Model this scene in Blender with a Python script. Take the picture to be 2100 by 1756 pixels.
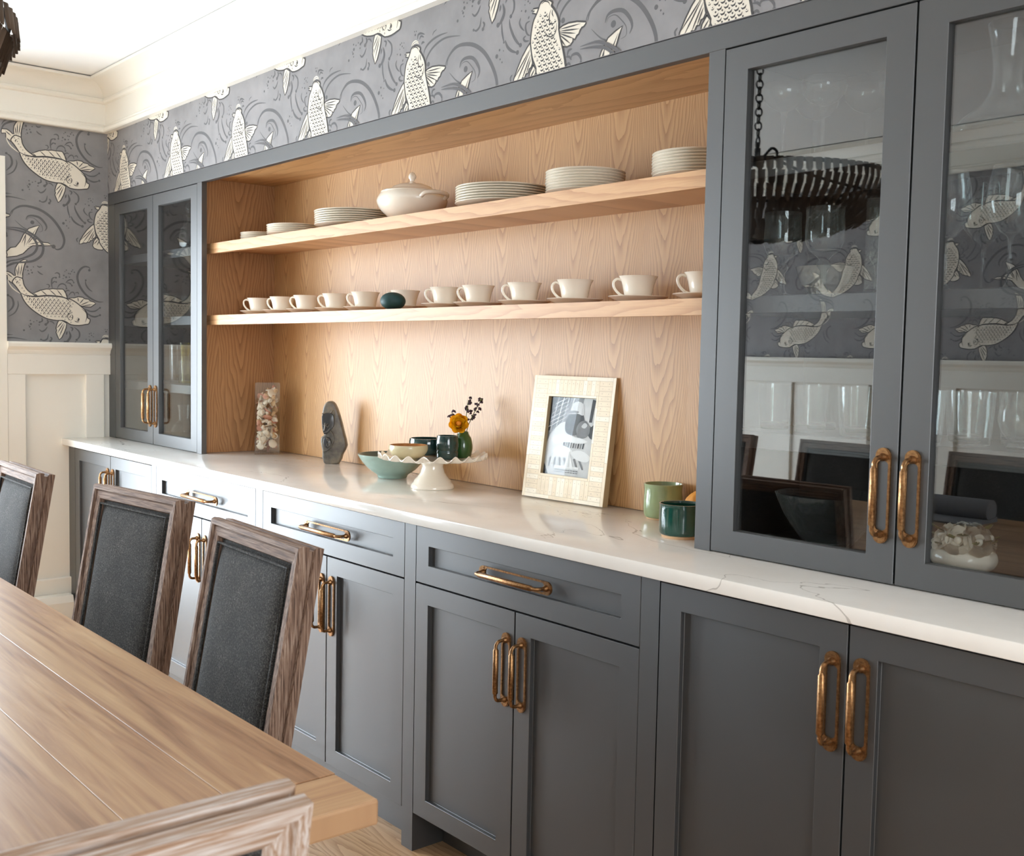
import bpy, bmesh, math, random
from mathutils import Vector, Matrix, Euler
from mathutils.geometry import tessellate_polygon
random.seed(7)
PI = math.pi
SC = bpy.context.scene
COL = SC.collection
for _o in list(bpy.data.objects):
    bpy.data.objects.remove(_o)

# ------------------------------------------------------------------ camera
cam_d = bpy.data.cameras.new('camera')
cam = bpy.data.objects.new('camera', cam_d)
COL.objects.link(cam)
SC.camera = cam
cam_d.sensor_fit = 'HORIZONTAL'
cam_d.sensor_width = 36.0
cam_d.lens = 2243.8 / 2100 * 36.0
cam_d.clip_start = 0.02
_yaw, _pit, _rol = -0.8706, -0.0665, 0.0195
_fw = Vector((math.sin(_yaw) * math.cos(_pit), math.cos(_yaw) * math.cos(_pit), math.sin(_pit)))
_r = Vector((math.cos(_yaw), -math.sin(_yaw), 0))
_u = _r.cross(_fw)
_r2 = math.cos(_rol) * _r + math.sin(_rol) * _u
_u2 = -math.sin(_rol) * _r + math.cos(_rol) * _u
_m = Matrix((_r2, _u2, -_fw)).transposed().to_4x4()
_m.translation = Vector((5.0331, -2.1551, 1.3247))
cam.matrix_world = _m
cam_d.dof.use_dof = True
cam_d.dof.focus_distance = 3.1
cam_d.dof.aperture_fstop = 14.0

# ------------------------------------------------------------------ world, light, exposure
world = bpy.data.worlds.new('daylight')
SC.world = world
world.use_nodes = True
_bg = world.node_tree.nodes['Background']
_bg.inputs[0].default_value = (0.82, 0.91, 1.0, 1)
_bg.inputs[1].default_value = 7.0

def area_light(name, loc, rot, sx, sy, power, col):
    d = bpy.data.lights.new(name, 'AREA')
    d.shape = 'RECTANGLE'
    d.size = sx
    d.size_y = sy
    d.energy = power
    d.color = col
    o = bpy.data.objects.new(name, d)
    COL.objects.link(o)
    o.location = loc
    o.rotation_euler = rot
    return o
# daylight coming in through the glazed doors of the left wall, plus an added fill lamp behind the camera
area_light('daylight_left_doors', (-0.16, -2.18, 1.12), (0, -PI / 2, 0), 1.8, 2.60, 232, (0.83, 0.925, 1.0))
area_light('added_fill_right', (6.55, -2.0, 1.5), (0, PI / 2, 0), 1.3, 1.6, 42, (1.0, 0.95, 0.90))
SC.view_settings.view_transform = 'Standard'
SC.view_settings.look = 'None'
SC.view_settings.gamma = 1.0
SC.view_settings.use_curve_mapping = False
SC.view_settings.exposure = 0.0
SC.cycles.max_bounces = 10
SC.cycles.diffuse_bounces = 5
SC.cycles.glossy_bounces = 5
SC.cycles.transparent_max_bounces = 40
SC.cycles.transmission_bounces = 6
SC.cycles.caustics_reflective = False
SC.cycles.caustics_refractive = False

# ------------------------------------------------------------------ material helpers
def S(r, g, b):
    def f(c):
        c /= 255.0
        return c / 12.92 if c <= 0.04045 else ((c + 0.055) / 1.055) ** 2.4
    return (f(r), f(g), f(b), 1.0)

class NT:
    def __init__(self, name):
        self.m = bpy.data.materials.new(name)
        self.m.use_nodes = True
        self.t = self.m.node_tree
        self.b = self.t.nodes['Principled BSDF']
        self.out = self.t.nodes['Material Output']
    def n(self, kind, **kw):
        x = self.t.nodes.new(kind)
        for k, v in kw.items():
            setattr(x, k, v)
        return x
    def l(self, a, b):
        self.t.links.new(a, b)
    def put(self, sock, v):
        if isinstance(v, (int, float, tuple)):
            sock.default_value = v
        else:
            self.l(v, sock)
    def math(self, op, a, b=0.0, c=0.0):
        x = self.n('ShaderNodeMath', operation=op)
        self.put(x.inputs[0], a)
        self.put(x.inputs[1], b)
        self.put(x.inputs[2], c)
        return x.outputs[0]
    def coord(self, kind='Object'):
        return self.n('ShaderNodeTexCoord').outputs[kind]
    def mapping(self, v, scale=(1, 1, 1), loc=(0, 0, 0)):
        x = self.n('ShaderNodeMapping')
        self.l(v, x.inputs[0])
        x.inputs['Scale'].default_value = scale
        self.put(x.inputs['Location'], loc)
        return x.outputs[0]
    def noise(self, v, scale=5.0, detail=3.0, rough=0.5, dist=0.0):
        x = self.n('ShaderNodeTexNoise')
        self.l(v, x.inputs['Vector'])
        x.inputs['Scale'].default_value = scale
        x.inputs['Detail'].default_value = detail
        x.inputs['Roughness'].default_value = rough
        x.inputs['Distortion'].default_value = dist
        return x.outputs[0]
    def ramp(self, f, stops, interp='LINEAR'):
        x = self.n('ShaderNodeValToRGB')
        x.color_ramp.interpolation = interp
        while len(x.color_ramp.elements) < len(stops):
            x.color_ramp.elements.new(0.5)
        for e, (p, c) in zip(x.color_ramp.elements, stops):
            e.position = p
            e.color = c
        self.l(f, x.inputs[0])
        return x.outputs[0]
    def mix(self, f, a, b, blend='MIX'):
        x = self.n('ShaderNodeMix', data_type='RGBA', blend_type=blend)
        self.put(x.inputs[0], f)
        self.put(x.inputs[6], a)
        self.put(x.inputs[7], b)
        return x.outputs[2]
    def bump(self, h, strength=0.2, dist=0.01):
        x = self.n('ShaderNodeBump')
        x.inputs['Strength'].default_value = strength
        x.inputs['Distance'].default_value = dist
        self.l(h, x.inputs['Height'])
        self.l(x.outputs[0], self.b.inputs['Normal'])
    def rand(self):
        return self.n('ShaderNodeObjectInfo').outputs['Random']
    def base(self, c):
        self.put(self.b.inputs['Base Color'], c)
    def set(self, **kw):
        for k, v in kw.items():
            self.put(self.b.inputs[k.replace('_', ' ')], v)
        return self

M = {}
def simple(key, col, rough=0.5, metal=0.0, spec=0.5, var=0.06, scale=9.0, bump=0.0, coat=0.0):
    n = NT(key)
    v = n.coord()
    f = n.noise(v, scale, 4.0, 0.55)
    lo = tuple(max(0, c * (1 - var)) for c in col[:3]) + (1,)
    hi = tuple(min(1, c * (1 + var)) for c in col[:3]) + (1,)
    n.base(n.ramp(f, [(0.3, lo), (0.7, hi)]))
    n.set(Roughness=rough, Metallic=metal)
    n.b.inputs['Specular IOR Level'].default_value = spec
    if coat:
        n.b.inputs['Coat Weight'].default_value = coat
        n.b.inputs['Coat Roughness'].default_value = 0.06
    if bump:
        n.bump(n.noise(v, scale * 12, 3.0), bump, 0.003)
    M[key] = n.m
    return n.m

def sep(n, v):
    x = n.n('ShaderNodeSeparateXYZ')
    n.l(v, x.inputs[0])
    return x.outputs
def comb(n, x, y, z):
    c = n.n('ShaderNodeCombineXYZ')
    for i, v in enumerate((x, y, z)):
        n.put(c.inputs[i], v)
    return c.outputs[0]

def oak(key, across, along, light, dark, period=0.17, a=13.0, ratio=70.0, rough=0.45, sgn=-1.0, rnd=0.0, contrast=0.75):
    """flat-sawn oak: nested cathedral arches along one axis, fine pores"""
    n = NT(key)
    s = sep(n, n.coord())
    ax, al = s['XYZ'.index(across)], s['XYZ'.index(along)]
    if rnd:
        r = n.math('MULTIPLY', n.rand(), rnd)
        ax = n.math('ADD', ax, r)
        al = n.math('ADD', al, n.math('MULTIPLY', r, 3.1))
    v2 = comb(n, n.math('MULTIPLY', ax, 4.0), n.math('MULTIPLY', al, 1.1), 0.0)
    w = n.math('SUBTRACT', n.noise(v2, 1.6, 3.0), 0.5)
    ax2 = n.math('ADD', ax, n.math('MULTIPLY', w, 0.10))
    xm = n.math('PINGPONG', ax2, period / 2)
    par = n.math('MULTIPLY', n.math('POWER', xm, 1.6), ratio * a * sgn * 0.45)
    f = n.math('ADD', n.math('MULTIPLY', al, a), par)
    f = n.math('ADD', f, n.math('MULTIPLY', n.noise(comb(n, n.math('MULTIPLY', ax, 9.0), n.math('MULTIPLY', al, 2.4), 0.0), 1.5, 4.0), 1.9))
    g = n.math('FRACT', f)
    g = n.math('MULTIPLY', n.math('POWER', g, 2.0), contrast)
    pores = n.noise(comb(n, n.math('MULTIPLY', ax, 420.0), n.math('MULTIPLY', al, 9.0), 0.0), 1.0, 2.0)
    pores = n.math('MULTIPLY', n.math('SUBTRACT', pores, 0.5), 0.9)
    g = n.math('ADD', g, pores)
    c = n.ramp(g, [(0.0, light), (0.9, dark)])
    big = n.noise(v2, 0.9, 2.0)
    c = n.mix(n.math('MULTIPLY', big, 0.25), c, dark)
    n.base(c)
    n.set(Roughness=rough)
    n.bump(g, 0.05, 0.002)
    M[key] = n.m
    return n.m

def thin_glass(key, tint=(0.96, 0.98, 0.975, 1), ior=1.5, edge=0.0, rough=0.0):
    n = NT(key)
    n.t.nodes.remove(n.b)
    tr = n.n('ShaderNodeBsdfTransparent')
    tr.inputs[0].default_value = tint
    gl = n.n('ShaderNodeBsdfGlossy')
    gl.inputs[0].default_value = (1, 1, 1, 1)
    gl.inputs['Roughness'].default_value = rough
    geo = n.n('ShaderNodeNewGeometry')
    dt = n.n('ShaderNodeVectorMath', operation='DOT_PRODUCT')
    n.l(geo.outputs['Normal'], dt.inputs[0])
    n.l(geo.outputs['Incoming'], dt.inputs[1])
    inv = n.math('SUBTRACT', 1.0, n.math('MINIMUM', n.math('ABSOLUTE', dt.outputs['Value']), 1.0))
    f0 = ((ior - 1) / (ior + 1)) ** 2
    f = n.math('ADD', n.math('MULTIPLY', n.math('POWER', inv, 5.0), 1 - f0), f0)
    if edge:
        f = n.math('MINIMUM', n.math('ADD', f, n.math('MULTIPLY', n.math('POWER', inv, 2.5), edge)), 1.0)
    mx = n.n('ShaderNodeMixShader')
    n.put(mx.inputs[0], f)
    n.l(tr.outputs[0], mx.inputs[1])
    n.l(gl.outputs[0], mx.inputs[2])
    if edge > 0.2:                                # bright edge light of the glassware put in as pale diffuse colour
        df = n.n('ShaderNodeBsdfDiffuse')
        df.inputs[0].default_value = (0.9, 0.93, 0.93, 1)
        m2 = n.n('ShaderNodeMixShader')
        n.put(m2.inputs[0], n.math('ADD', n.math('MULTIPLY', n.math('POWER', inv, 3.0), 0.30), 0.02))
        n.l(mx.outputs[0], m2.inputs[1])
        n.l(df.outputs[0], m2.inputs[2])
        mx = m2
    n.l(mx.outputs[0], n.out.inputs[0])
    M[key] = n.m
    return n.m

# ------------------------------------------------------------------ materials
simple('white_paint', S(236, 232, 222), 0.38, var=0.015, scale=3)
simple('ceiling_paint', S(246, 247, 246), 0.8, var=0.01, scale=2)
simple('print_cream', S(226, 218, 203), 0.7, var=0.03)
simple('print_line', S(72, 70, 70), 0.75, var=0.05)
simple('print_wave', S(98, 97, 99), 0.75, var=0.05)
simple('cabinet_paint', S(46, 47, 48), 0.46, var=0.02, scale=4, spec=1.0)
M['cabinet_paint'].node_tree.nodes['Principled BSDF'].inputs['Coat Weight'].default_value = 0.50
M['cabinet_paint'].node_tree.nodes['Principled BSDF'].inputs['Coat Roughness'].default_value = 0.48
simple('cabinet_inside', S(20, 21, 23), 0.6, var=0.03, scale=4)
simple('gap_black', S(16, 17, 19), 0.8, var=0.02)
simple('porcelain', S(240, 231, 216), 0.16, var=0.015, coat=0.4)
simple('porcelain_warm', S(232, 224, 208), 0.25, var=0.02, coat=0.3)
simple('egg_green', S(14, 62, 62), 0.55, var=0.22, scale=70, bump=0.15)
simple('celadon', S(150, 174, 164), 0.22, var=0.10, scale=14, coat=0.4)
simple('celadon_inside', S(92, 112, 112), 0.3, var=0.10, scale=14, coat=0.3)
simple('dark_glaze', S(24, 56, 54), 0.12, var=0.30, scale=24, coat=0.6)
simple('teal_glaze', S(26, 72, 62), 0.12, var=0.30, scale=20, coat=0.6)
simple('green_glaze', S(46, 84, 40), 0.18, var=0.2, scale=20, coat=0.5)
simple('pale_green_glaze', S(150, 168, 126), 0.16, var=0.12, scale=18, coat=0.5)
simple('tan_glaze', S(186, 134, 84), 0.25, var=0.2, scale=30, coat=0.3)
simple('cream_glaze', S(206, 196, 160), 0.25, var=0.08, scale=22, coat=0.3)
simple('bare_clay', S(214, 178, 140), 0.8, var=0.06)
simple('gourd', S(222, 152, 62), 0.45, var=0.12, scale=20)
simple('flower_yellow', S(255, 196, 22), 0.55, var=0.10, scale=60)
simple('flower_heart', S(230, 140, 30), 0.6, var=0.10, scale=60)
simple('sprig_purple', S(60, 38, 50), 0.7, var=0.2, scale=60)
simple('stem_green', S(92, 100, 52), 0.6, var=0.15, scale=60)
simple('leaf_green', S(104, 122, 66), 0.35, var=0.15, scale=60)
simple('shell_white', S(236, 224, 206), 0.45, var=0.10, scale=40)
simple('shell_tan', S(214, 178, 136), 0.45, var=0.18, scale=40)
simple('shell_pink', S(206, 150, 128), 0.45, var=0.18, scale=40)
simple('bone', S(238, 222, 192), 0.4, var=0.05, scale=50)
simple('bone_pale', S(246, 236, 214), 0.4, var=0.05, scale=50)
simple('bone_joint', S(176, 156, 122), 0.6, var=0.05)
simple('photo_light', S(214, 214, 214), 0.6, var=0.08, scale=40)
simple('photo_white', S(242, 242, 242), 0.6, var=0.03, scale=40)
simple('photo_mid', S(128, 128, 130), 0.6, var=0.18, scale=50)
simple('photo_dark', S(46, 46, 50), 0.6, var=0.2, scale=50)
simple('fabric_grey', S(120, 122, 128), 0.9, var=0.08, scale=60)
simple('iron', S(34, 31, 29), 0.5, metal=0.6, var=0.15)
simple('petal_wood', S(104, 88, 74), 0.6, var=0.25, scale=18)
simple('yellow_glass_tint', S(214, 190, 30), 0.1, var=0.1)
simple('outside_stone', S(190, 192, 186), 0.9, var=0.05)
thin_glass('pane_glass', (0.86, 0.88, 0.88, 1), 1.85)
thin_glass('window_glass', (0.98, 0.99, 1.0, 1), 1.35)
thin_glass('clear_glass', (0.95, 0.965, 0.96, 1), 1.5, 0.45)
thin_glass('cut_glass', (0.90, 0.93, 0.93, 1), 1.6, 0.5, 0.03)
thin_glass('yellow_glass', (0.93, 0.86, 0.22, 1), 1.5, 0.25)
thin_glass('vase_glass', (0.965, 0.975, 0.97, 1), 1.45, 0.06)
thin_glass('photo_glass', (0.97, 0.98, 0.98, 1), 1.18)

# brass: aged, mottled
n = NT('aged_brass')
f = n.noise(n.coord(), 160.0, 5.0, 0.65)
n.base(n.ramp(f, [(0.3, S(112, 78, 48)), (0.55, S(158, 118, 78)), (0.8, S(190, 152, 112))]))
n.set(Metallic=0.9, Roughness=n.ramp(f, [(0.3, (0.45, 0.45, 0.45, 1)), (0.7, (0.28, 0.28, 0.28, 1))]))
M['aged_brass'] = n.m

# wallpaper ground: clouded slate grey
n = NT('wallpaper')
v = n.coord()
f = n.math('ADD', n.math('MULTIPLY', n.noise(v, 5.0, 4.0, 0.6), 0.7), n.math('MULTIPLY', n.noise(v, 22.0, 3.0, 0.5), 0.3))
n.base(n.ramp(f, [(0.32, S(127, 125, 126)), (0.5, S(139, 137, 138)), (0.68, S(149, 146, 147))]))
n.set(Roughness=0.7)
M['wallpaper'] = n.m

# quartz with thin grey veins
n = NT('quartz')
v = n.coord()
d = n.noise(n.mapping(v, (0.8, 1.9, 1.9)), 1.5, 5.0, 0.45, 0.5)
vein = n.math('ABSOLUTE', n.math('SUBTRACT', d, 0.5))
vein = n.math('LESS_THAN', vein, n.math('MULTIPLY', n.math('SUBTRACT', n.noise(v, 2.5, 2.0), 0.40), 0.012))
soft = n.noise(v, 3.5, 4.0, 0.6)
c = n.ramp(soft, [(0.35, S(234, 229, 221)), (0.7, S(244, 241, 235))])
n.base(n.mix(n.math('MULTIPLY', vein, 0.55), c, S(150, 142, 132)))
n.set(Roughness=0.13)
M['quartz'] = n.m

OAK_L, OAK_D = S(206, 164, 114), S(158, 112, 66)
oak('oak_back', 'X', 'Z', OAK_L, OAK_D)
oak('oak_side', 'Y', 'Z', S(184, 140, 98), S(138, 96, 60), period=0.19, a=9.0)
oak('oak_top', 'Y', 'X', OAK_L, OAK_D, period=0.30, a=2.0, ratio=70, contrast=0.5)
oak('oak_shelf', 'Z', 'X', S(212, 168, 122), S(178, 128, 84), period=0.12, a=4.0, ratio=90)
oak('floor_oak', 'Y', 'X', S(206, 168, 128), S(158, 116, 76), period=0.11, a=5.0, ratio=120, rough=0.35, rnd=7.0)

# table: oiled brown hardwood with long streaks and a few knots
n = NT('table_wood')
v = n.coord()
r = n.math('MULTIPLY', n.rand(), 11.0)
s = sep(n, v)
vv = comb(n, n.math('ADD', n.math('MULTIPLY', s[0], 0.9), r), n.math('MULTIPLY', s[1], 17.0), r)
f = n.noise(vv, 1.4, 6.0, 0.6, 1.2)
fine = n.noise(comb(n, n.math('MULTIPLY', s[0], 5.0), n.math('MULTIPLY', s[1], 160.0), r), 1.0, 3.0)
f = n.math('ADD', f, n.math('MULTIPLY', n.math('SUBTRACT', fine, 0.5), 0.22))
c = n.ramp(f, [(0.28, S(130, 94, 68)), (0.42, S(168, 128, 96)), (0.56, S(190, 152, 114)), (0.72, S(208, 174, 132))])
knot = n.n('ShaderNodeTexVoronoi')
n.l(comb(n, n.math('ADD', n.math('MULTIPLY', s[0], 2.0), r), n.math('MULTIPLY', s[1], 6.0), r), knot.inputs['Vector'])
knot.inputs['Scale'].default_value = 1.0
kf = n.ramp(n.math('ADD', knot.outputs['Distance'], n.math('MULTIPLY', f, 0.12)), [(0.06, (1, 1, 1, 1)), (0.17, (0, 0, 0, 1))])
c = n.mix(n.math('MULTIPLY', kf, 0.7), c, S(84, 58, 40))
c = n.mix(n.math('MULTIPLY', n.rand(), 0.25), c, S(126, 88, 54))
n.base(c)
n.set(Roughness=n.ramp(fine, [(0.3, (0.30, 0.30, 0.30, 1)), (0.7, (0.42, 0.42, 0.42, 1))]))
n.bump(f, 0.06, 0.002)
M['table_wood'] = n.m

# weathered chair wood
def weathered(key, stops, axis):
    n = NT(key)
    s = list(sep(n, n.coord()))
    sc = [330.0, 330.0, 330.0]
    sc['XYZ'.index(axis)] = 12.0
    vv = comb(n, *[n.math('MULTIPLY', s[i], sc[i]) for i in range(3)])
    f = n.noise(vv, 1.0, 4.0, 0.6, 0.5)
    n.base(n.ramp(f, stops))
    n.set(Roughness=0.7)
    n.bump(f, 0.35, 0.002)
    M[key] = n.m
ST = [(0.30, S(62, 44, 34)), (0.44, S(112, 86, 70)), (0.56, S(146, 120, 102)), (0.72, S(176, 156, 140))]
weathered('chair_wood_z', ST, 'Z')
weathered('chair_wood_x', ST, 'X')
SW = [(0.28, S(120, 88, 64)), (0.44, S(156, 128, 106)), (0.58, S(182, 168, 158)), (0.75, S(202, 196, 192))]
weathered('limed_wood_z', SW, 'Z')
weathered('limed_wood_x', SW, 'X')

# charcoal twill
n = NT('charcoal_twill')
v = n.coord()
s = sep(n, v)
tw = n.math('SINE', n.math('MULTIPLY', n.math('ADD', s[0], n.math('ADD', s[2], s[1])), 2600.0))
sp = n.noise(v, 330.0, 3.0, 0.8)
bg = n.noise(v, 14.0, 3.0)
f = n.math('ADD', n.math('MULTIPLY', sp, 0.75), n.math('ADD', n.math('MULTIPLY', tw, 0.06), n.math('MULTIPLY', bg, 0.12)))
n.base(n.ramp(f, [(0.30, S(16, 15, 14)), (0.45, S(40, 39, 37)), (0.62, S(124, 121, 116))]))
n.set(Roughness=0.9)
n.b.inputs['Sheen Weight'].default_value = 0.0
n.bump(sp, 0.3, 0.002)
M['charcoal_twill'] = n.m

# carved stone
n = NT('carved_stone')
v = n.coord()
f = n.noise(v, 26.0, 5.0, 0.6)
n.base(n.ramp(f, [(0.3, S(66, 66, 64)), (0.55, S(112, 108, 100)), (0.75, S(146, 134, 112))]))
n.set(Roughness=0.38)
M['carved_stone'] = n.m
simple('polished_stone', S(58, 60, 62), 0.2, var=0.15, scale=20)
# ------------------------------------------------------------------ geometry helpers
def bm_new():
    return bmesh.new()

def box(bm, x0, x1, y0, y1, z0, z1, mi=0):
    vs = [bm.verts.new((x, y, z)) for x in (x0, x1) for y in (y0, y1) for z in (z0, z1)]
    q = [(0, 1, 3, 2), (4, 6, 7, 5), (0, 4, 5, 1), (2, 3, 7, 6), (0, 2, 6, 4), (1, 5, 7, 3)]
    fs = []
    for a in q:
        f = bm.faces.new([vs[i] for i in a])
        f.material_index = mi
        fs.append(f)
    return vs, fs

def bevel_all(bm, w, seg=1, ang=0.6):
    bm.normal_update()
    es = [e for e in bm.edges if len(e.link_faces) == 2 and e.calc_face_angle(0) > ang]
    if es:
        bmesh.ops.bevel(bm, geom=es, offset=w, segments=seg, profile=0.5, affect='EDGES', clamp_overlap=True)

def lathe(bm, prof, seg=32, mi=0, cx=0.0, cy=0.0, cz=0.0, fx=1.0, fy=1.0, rf=None):
    """prof: list of (r, z); r = 0 closes to a point; rf(angle, i) scales the radius"""
    rings = []
    for i, (r, z) in enumerate(prof):
        if r < 1e-6:
            rings.append([bm.verts.new((cx, cy, cz + z))])
        else:
            ring = []
            for k in range(seg):
                a = 2 * PI * k / seg
                rr = r * (rf(a, i) if rf else 1.0)
                ring.append(bm.verts.new((cx + rr * math.cos(a) * fx, cy + rr * math.sin(a) * fy, cz + z)))
            rings.append(ring)
    for a, b in zip(rings, rings[1:]):
        if len(a) == 1 and len(b) == 1:
            continue
        for k in range(seg):
            k2 = (k + 1) % seg
            if len(a) == 1:
                f = bm.faces.new((a[0], b[k2], b[k]))
            elif len(b) == 1:
                f = bm.faces.new((a[k], a[k2], b[0]))
            else:
                f = bm.faces.new((a[k], a[k2], b[k2], b[k]))
            f.material_index = mi
    return rings

def tube(bm, pts, rad, seg=8, closed=False, mi=0, cap=True):
    pts = [Vector(p) for p in pts]
    n = len(pts)
    rs = rad if isinstance(rad, (list, tuple)) else [rad] * n
    rings = []
    up = None
    for i, p in enumerate(pts):
        if closed:
            d = pts[(i + 1) % n] - pts[i - 1]
        else:
            d = pts[min(i + 1, n - 1)] - pts[max(i - 1, 0)]
        d.normalize()
        if up is None:
            up = Vector((0, 0, 1)) if abs(d.z) < 0.9 else Vector((1, 0, 0))
        s = d.cross(up)
        if s.length < 1e-5:
            s = d.cross(Vector((0, 1, 0.1)))
        s.normalize()
        up = s.cross(d).normalized()
        rings.append([bm.verts.new(p + (s * math.cos(2 * PI * k / seg) + up * math.sin(2 * PI * k / seg)) * rs[i]) for k in range(seg)])
    m = n if closed else n - 1
    for i in range(m):
        a, b = rings[i], rings[(i + 1) % n]
        for k in range(seg):
            f = bm.faces.new((a[k], a[(k + 1) % seg], b[(k + 1) % seg], b[k]))
            f.material_index = mi
    if cap and not closed:
        bm.faces.new(list(reversed(rings[0]))).material_index = mi
        bm.faces.new(rings[-1]).material_index = mi

def prism(bm, outline, axis='y', d0=0.0, d1=0.01, mi=0):
    """extrude a 2-D outline: axis y -> (x,z), z -> (x,y), x -> (y,z)"""
    def P(a, b, d):
        return {'y': (a, d, b), 'z': (a, b, d), 'x': (d, a, b)}[axis]
    A = [bm.verts.new(P(a, b, d0)) for a, b in outline]
    B = [bm.verts.new(P(a, b, d1)) for a, b in outline]
    n = len(A)
    fs = [bm.faces.new(A), bm.faces.new(list(reversed(B)))]
    for i in range(n):
        fs.append(bm.faces.new((A[i], B[i], B[(i + 1) % n], A[(i + 1) % n])))
    for f in fs:
        f.material_index = mi
    return fs

def smooth_poly(pts, sub=3, closed=True):
    n = len(pts)
    out = []
    rng = range(n if closed else n - 1)
    for i in rng:
        if closed:
            p0, p1, p2, p3 = pts[i - 1], pts[i], pts[(i + 1) % n], pts[(i + 2) % n]
        else:
            p0, p1, p2, p3 = pts[max(i - 1, 0)], pts[i], pts[i + 1], pts[min(i + 2, n - 1)]
        for s in range(sub):
            t = s / sub
            out.append(tuple(0.5 * ((2 * b) + (c - a) * t + (2 * a - 5 * b + 4 * c - d) * t * t + (3 * b - a - 3 * c + d) * t ** 3)
                             for a, b, c, d in zip(p0, p1, p2, p3)))
    if not closed:
        out.append(tuple(pts[-1]))
    return out

def mesh_of(name, bm, mats, smooth=None, fix=True):
    if fix:
        bmesh.ops.recalc_face_normals(bm, faces=bm.faces)
    me = bpy.data.meshes.new(name)
    bm.to_mesh(me)
    bm.free()
    for m in (mats if isinstance(mats, (list, tuple)) else [mats]):
        me.materials.append(M[m])
    if smooth is not None:
        me.shade_smooth()
        me.set_sharp_from_angle(angle=math.radians(smooth))
    return me

def link(name, me, parent=None, loc=(0, 0, 0), rot=(0, 0, 0), label=None):
    o = bpy.data.objects.new(name, me)
    COL.objects.link(o)
    o.parent = parent
    o.location = loc
    o.rotation_euler = rot
    if label:
        o['label'] = label
    return o

def obj(name, bm, mats, parent=None, loc=(0, 0, 0), rot=(0, 0, 0), smooth=None, label=None, fix=True):
    return link(name, mesh_of(name, bm, mats, smooth, fix), parent, loc, rot, label)

def tag(o, label, cat, group=None):
    o['label'] = label
    o['category'] = cat
    if group:
        o['group'] = group
    return o

def thing(name, label, cat, loc=(0, 0, 0), rotz=0.0, group=None):
    o = bpy.data.objects.new(name, None)
    COL.objects.link(o)
    o.empty_display_size = 0.05
    o.location = loc
    o.rotation_euler = (0, 0, rotz)
    return tag(o, label, cat, group)

def dup(root, loc, rotz=0.0, label=None, group=None):
    r = root.copy()
    COL.objects.link(r)
    r.location = loc
    r.rotation_euler = (0, 0, rotz)
    if label:
        r['label'] = label
    if group:
        r['group'] = group
    for ch in list(root.children):
        c = ch.copy()
        COL.objects.link(c)
        c.parent = r
        for g in list(ch.children):
            d = g.copy()
            COL.objects.link(d)
            d.parent = c
    return r

def struct(o, label=None):
    o['kind'] = 'structure'
    if label:
        o['label'] = label
    return o

# ------------------------------------------------------------------ key dimensions (metres)
XL, XR = -0.012, 6.30          # left and right walls
YB, YF = -0.3335, -3.82        # face of the wall above the built-in, opposite wall
ZC = 2.5105                    # ceiling
D1, DC, D2 = 0.5161, 0.5466, 0.3335
ZT, ZB = 2.0193, 1.968         # fascia
CT = 0.914                     # countertop
XE = 4.50                      # right end of the built-in
DY0, DY1, DZ = -0.862, -3.50, 2.03   # glazed door opening in the left wall
RAIL = 1.343

# ------------------------------------------------------------------ room shell
bm = bm_new()
box(bm, XL - 0.6, XR + 0.5, YF - 0.2, 0.3, -0.12, -0.012)
floor = struct(obj('floor', bm, 'floor_oak'), 'pale oak plank floor')
# individual oak boards laid along the built-in
pw, rows = 0.118, 0
y = YB + 0.02
bmP = {}
for L in (0.9, 1.25, 1.6, 2.0):
    b = bm_new()
    box(b, 0, L - 0.0012, -pw / 2 + 0.0006, pw / 2 - 0.0006, -0.018, 0.0)
    bmP[L] = mesh_of('plank', b, 'floor_oak')
yy = 0.06
while yy > YF - 0.05:
    x = XL - random.random() * 0.9
    while x < XR:
        L = random.choice((0.9, 1.25, 1.6, 2.0))
        link('plank', bmP[L], floor, (x, yy, 0.0))
        x += L
    yy -= pw

bm = bm_new()
box(bm, XL - 0.2, XR + 0.2, YF - 0.2, 0.2, ZC, ZC + 0.1)
struct(obj('ceiling', bm, 'ceiling_paint'))

bm = bm_new()                                  # left wall with the glazed-door opening
box(bm, XL - 0.12, XL, DY0, 0.10, 0, ZC)
box(bm, XL - 0.12, XL, YF - 0.1, DY1, 0, ZC)
box(bm, XL - 0.12, XL, DY1, DY0, DZ, ZC)
wall_left = struct(obj('wall_left', bm, 'wallpaper'), 'slate grey wallpaper with swimming koi')
bm = bm_new()                                  # back wall: recess for the built-in, bulkhead above it
box(bm, XL, XE, 0.012, 0.10, 0, ZT)
struct(obj('wall_back', bm, 'wallpaper'))
bm = bm_new()
box(bm, XL, XR + 0.1, YB, 0.10, ZT + 0.002, ZC)
wall_back = struct(obj('wall_upper', bm, 'wallpaper'), 'slate grey koi wallpaper above the built-in')
bm = bm_new()
box(bm, XE + 0.001, XR + 0.1, YB, 0.10, 0, ZT + 0.002)
struct(obj('wall_end', bm, 'wallpaper'))
bm = bm_new()
box(bm, XL - 0.12, XR + 0.1, YF - 0.1, YF, 0, ZC)
wall_front = struct(obj('wall_front', bm, 'wallpaper'))
bm = bm_new()                                  # right wall with an opening added for the fill lamp
WY0, WY1, WZ0, WZ1 = -1.2, -2.8, 0.85, 2.1
box(bm, XR, XR + 0.12, WY0, 0.10, 0, ZC)
box(bm, XR, XR + 0.12, YF - 0.1, WY1, 0, ZC)
box(bm, XR, XR + 0.12, WY1, WY0, 0, WZ0)
box(bm, XR, XR + 0.12, WY1, WY0, WZ1, ZC)
wall_right = struct(obj('wall_right', bm, 'wallpaper'))

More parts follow.
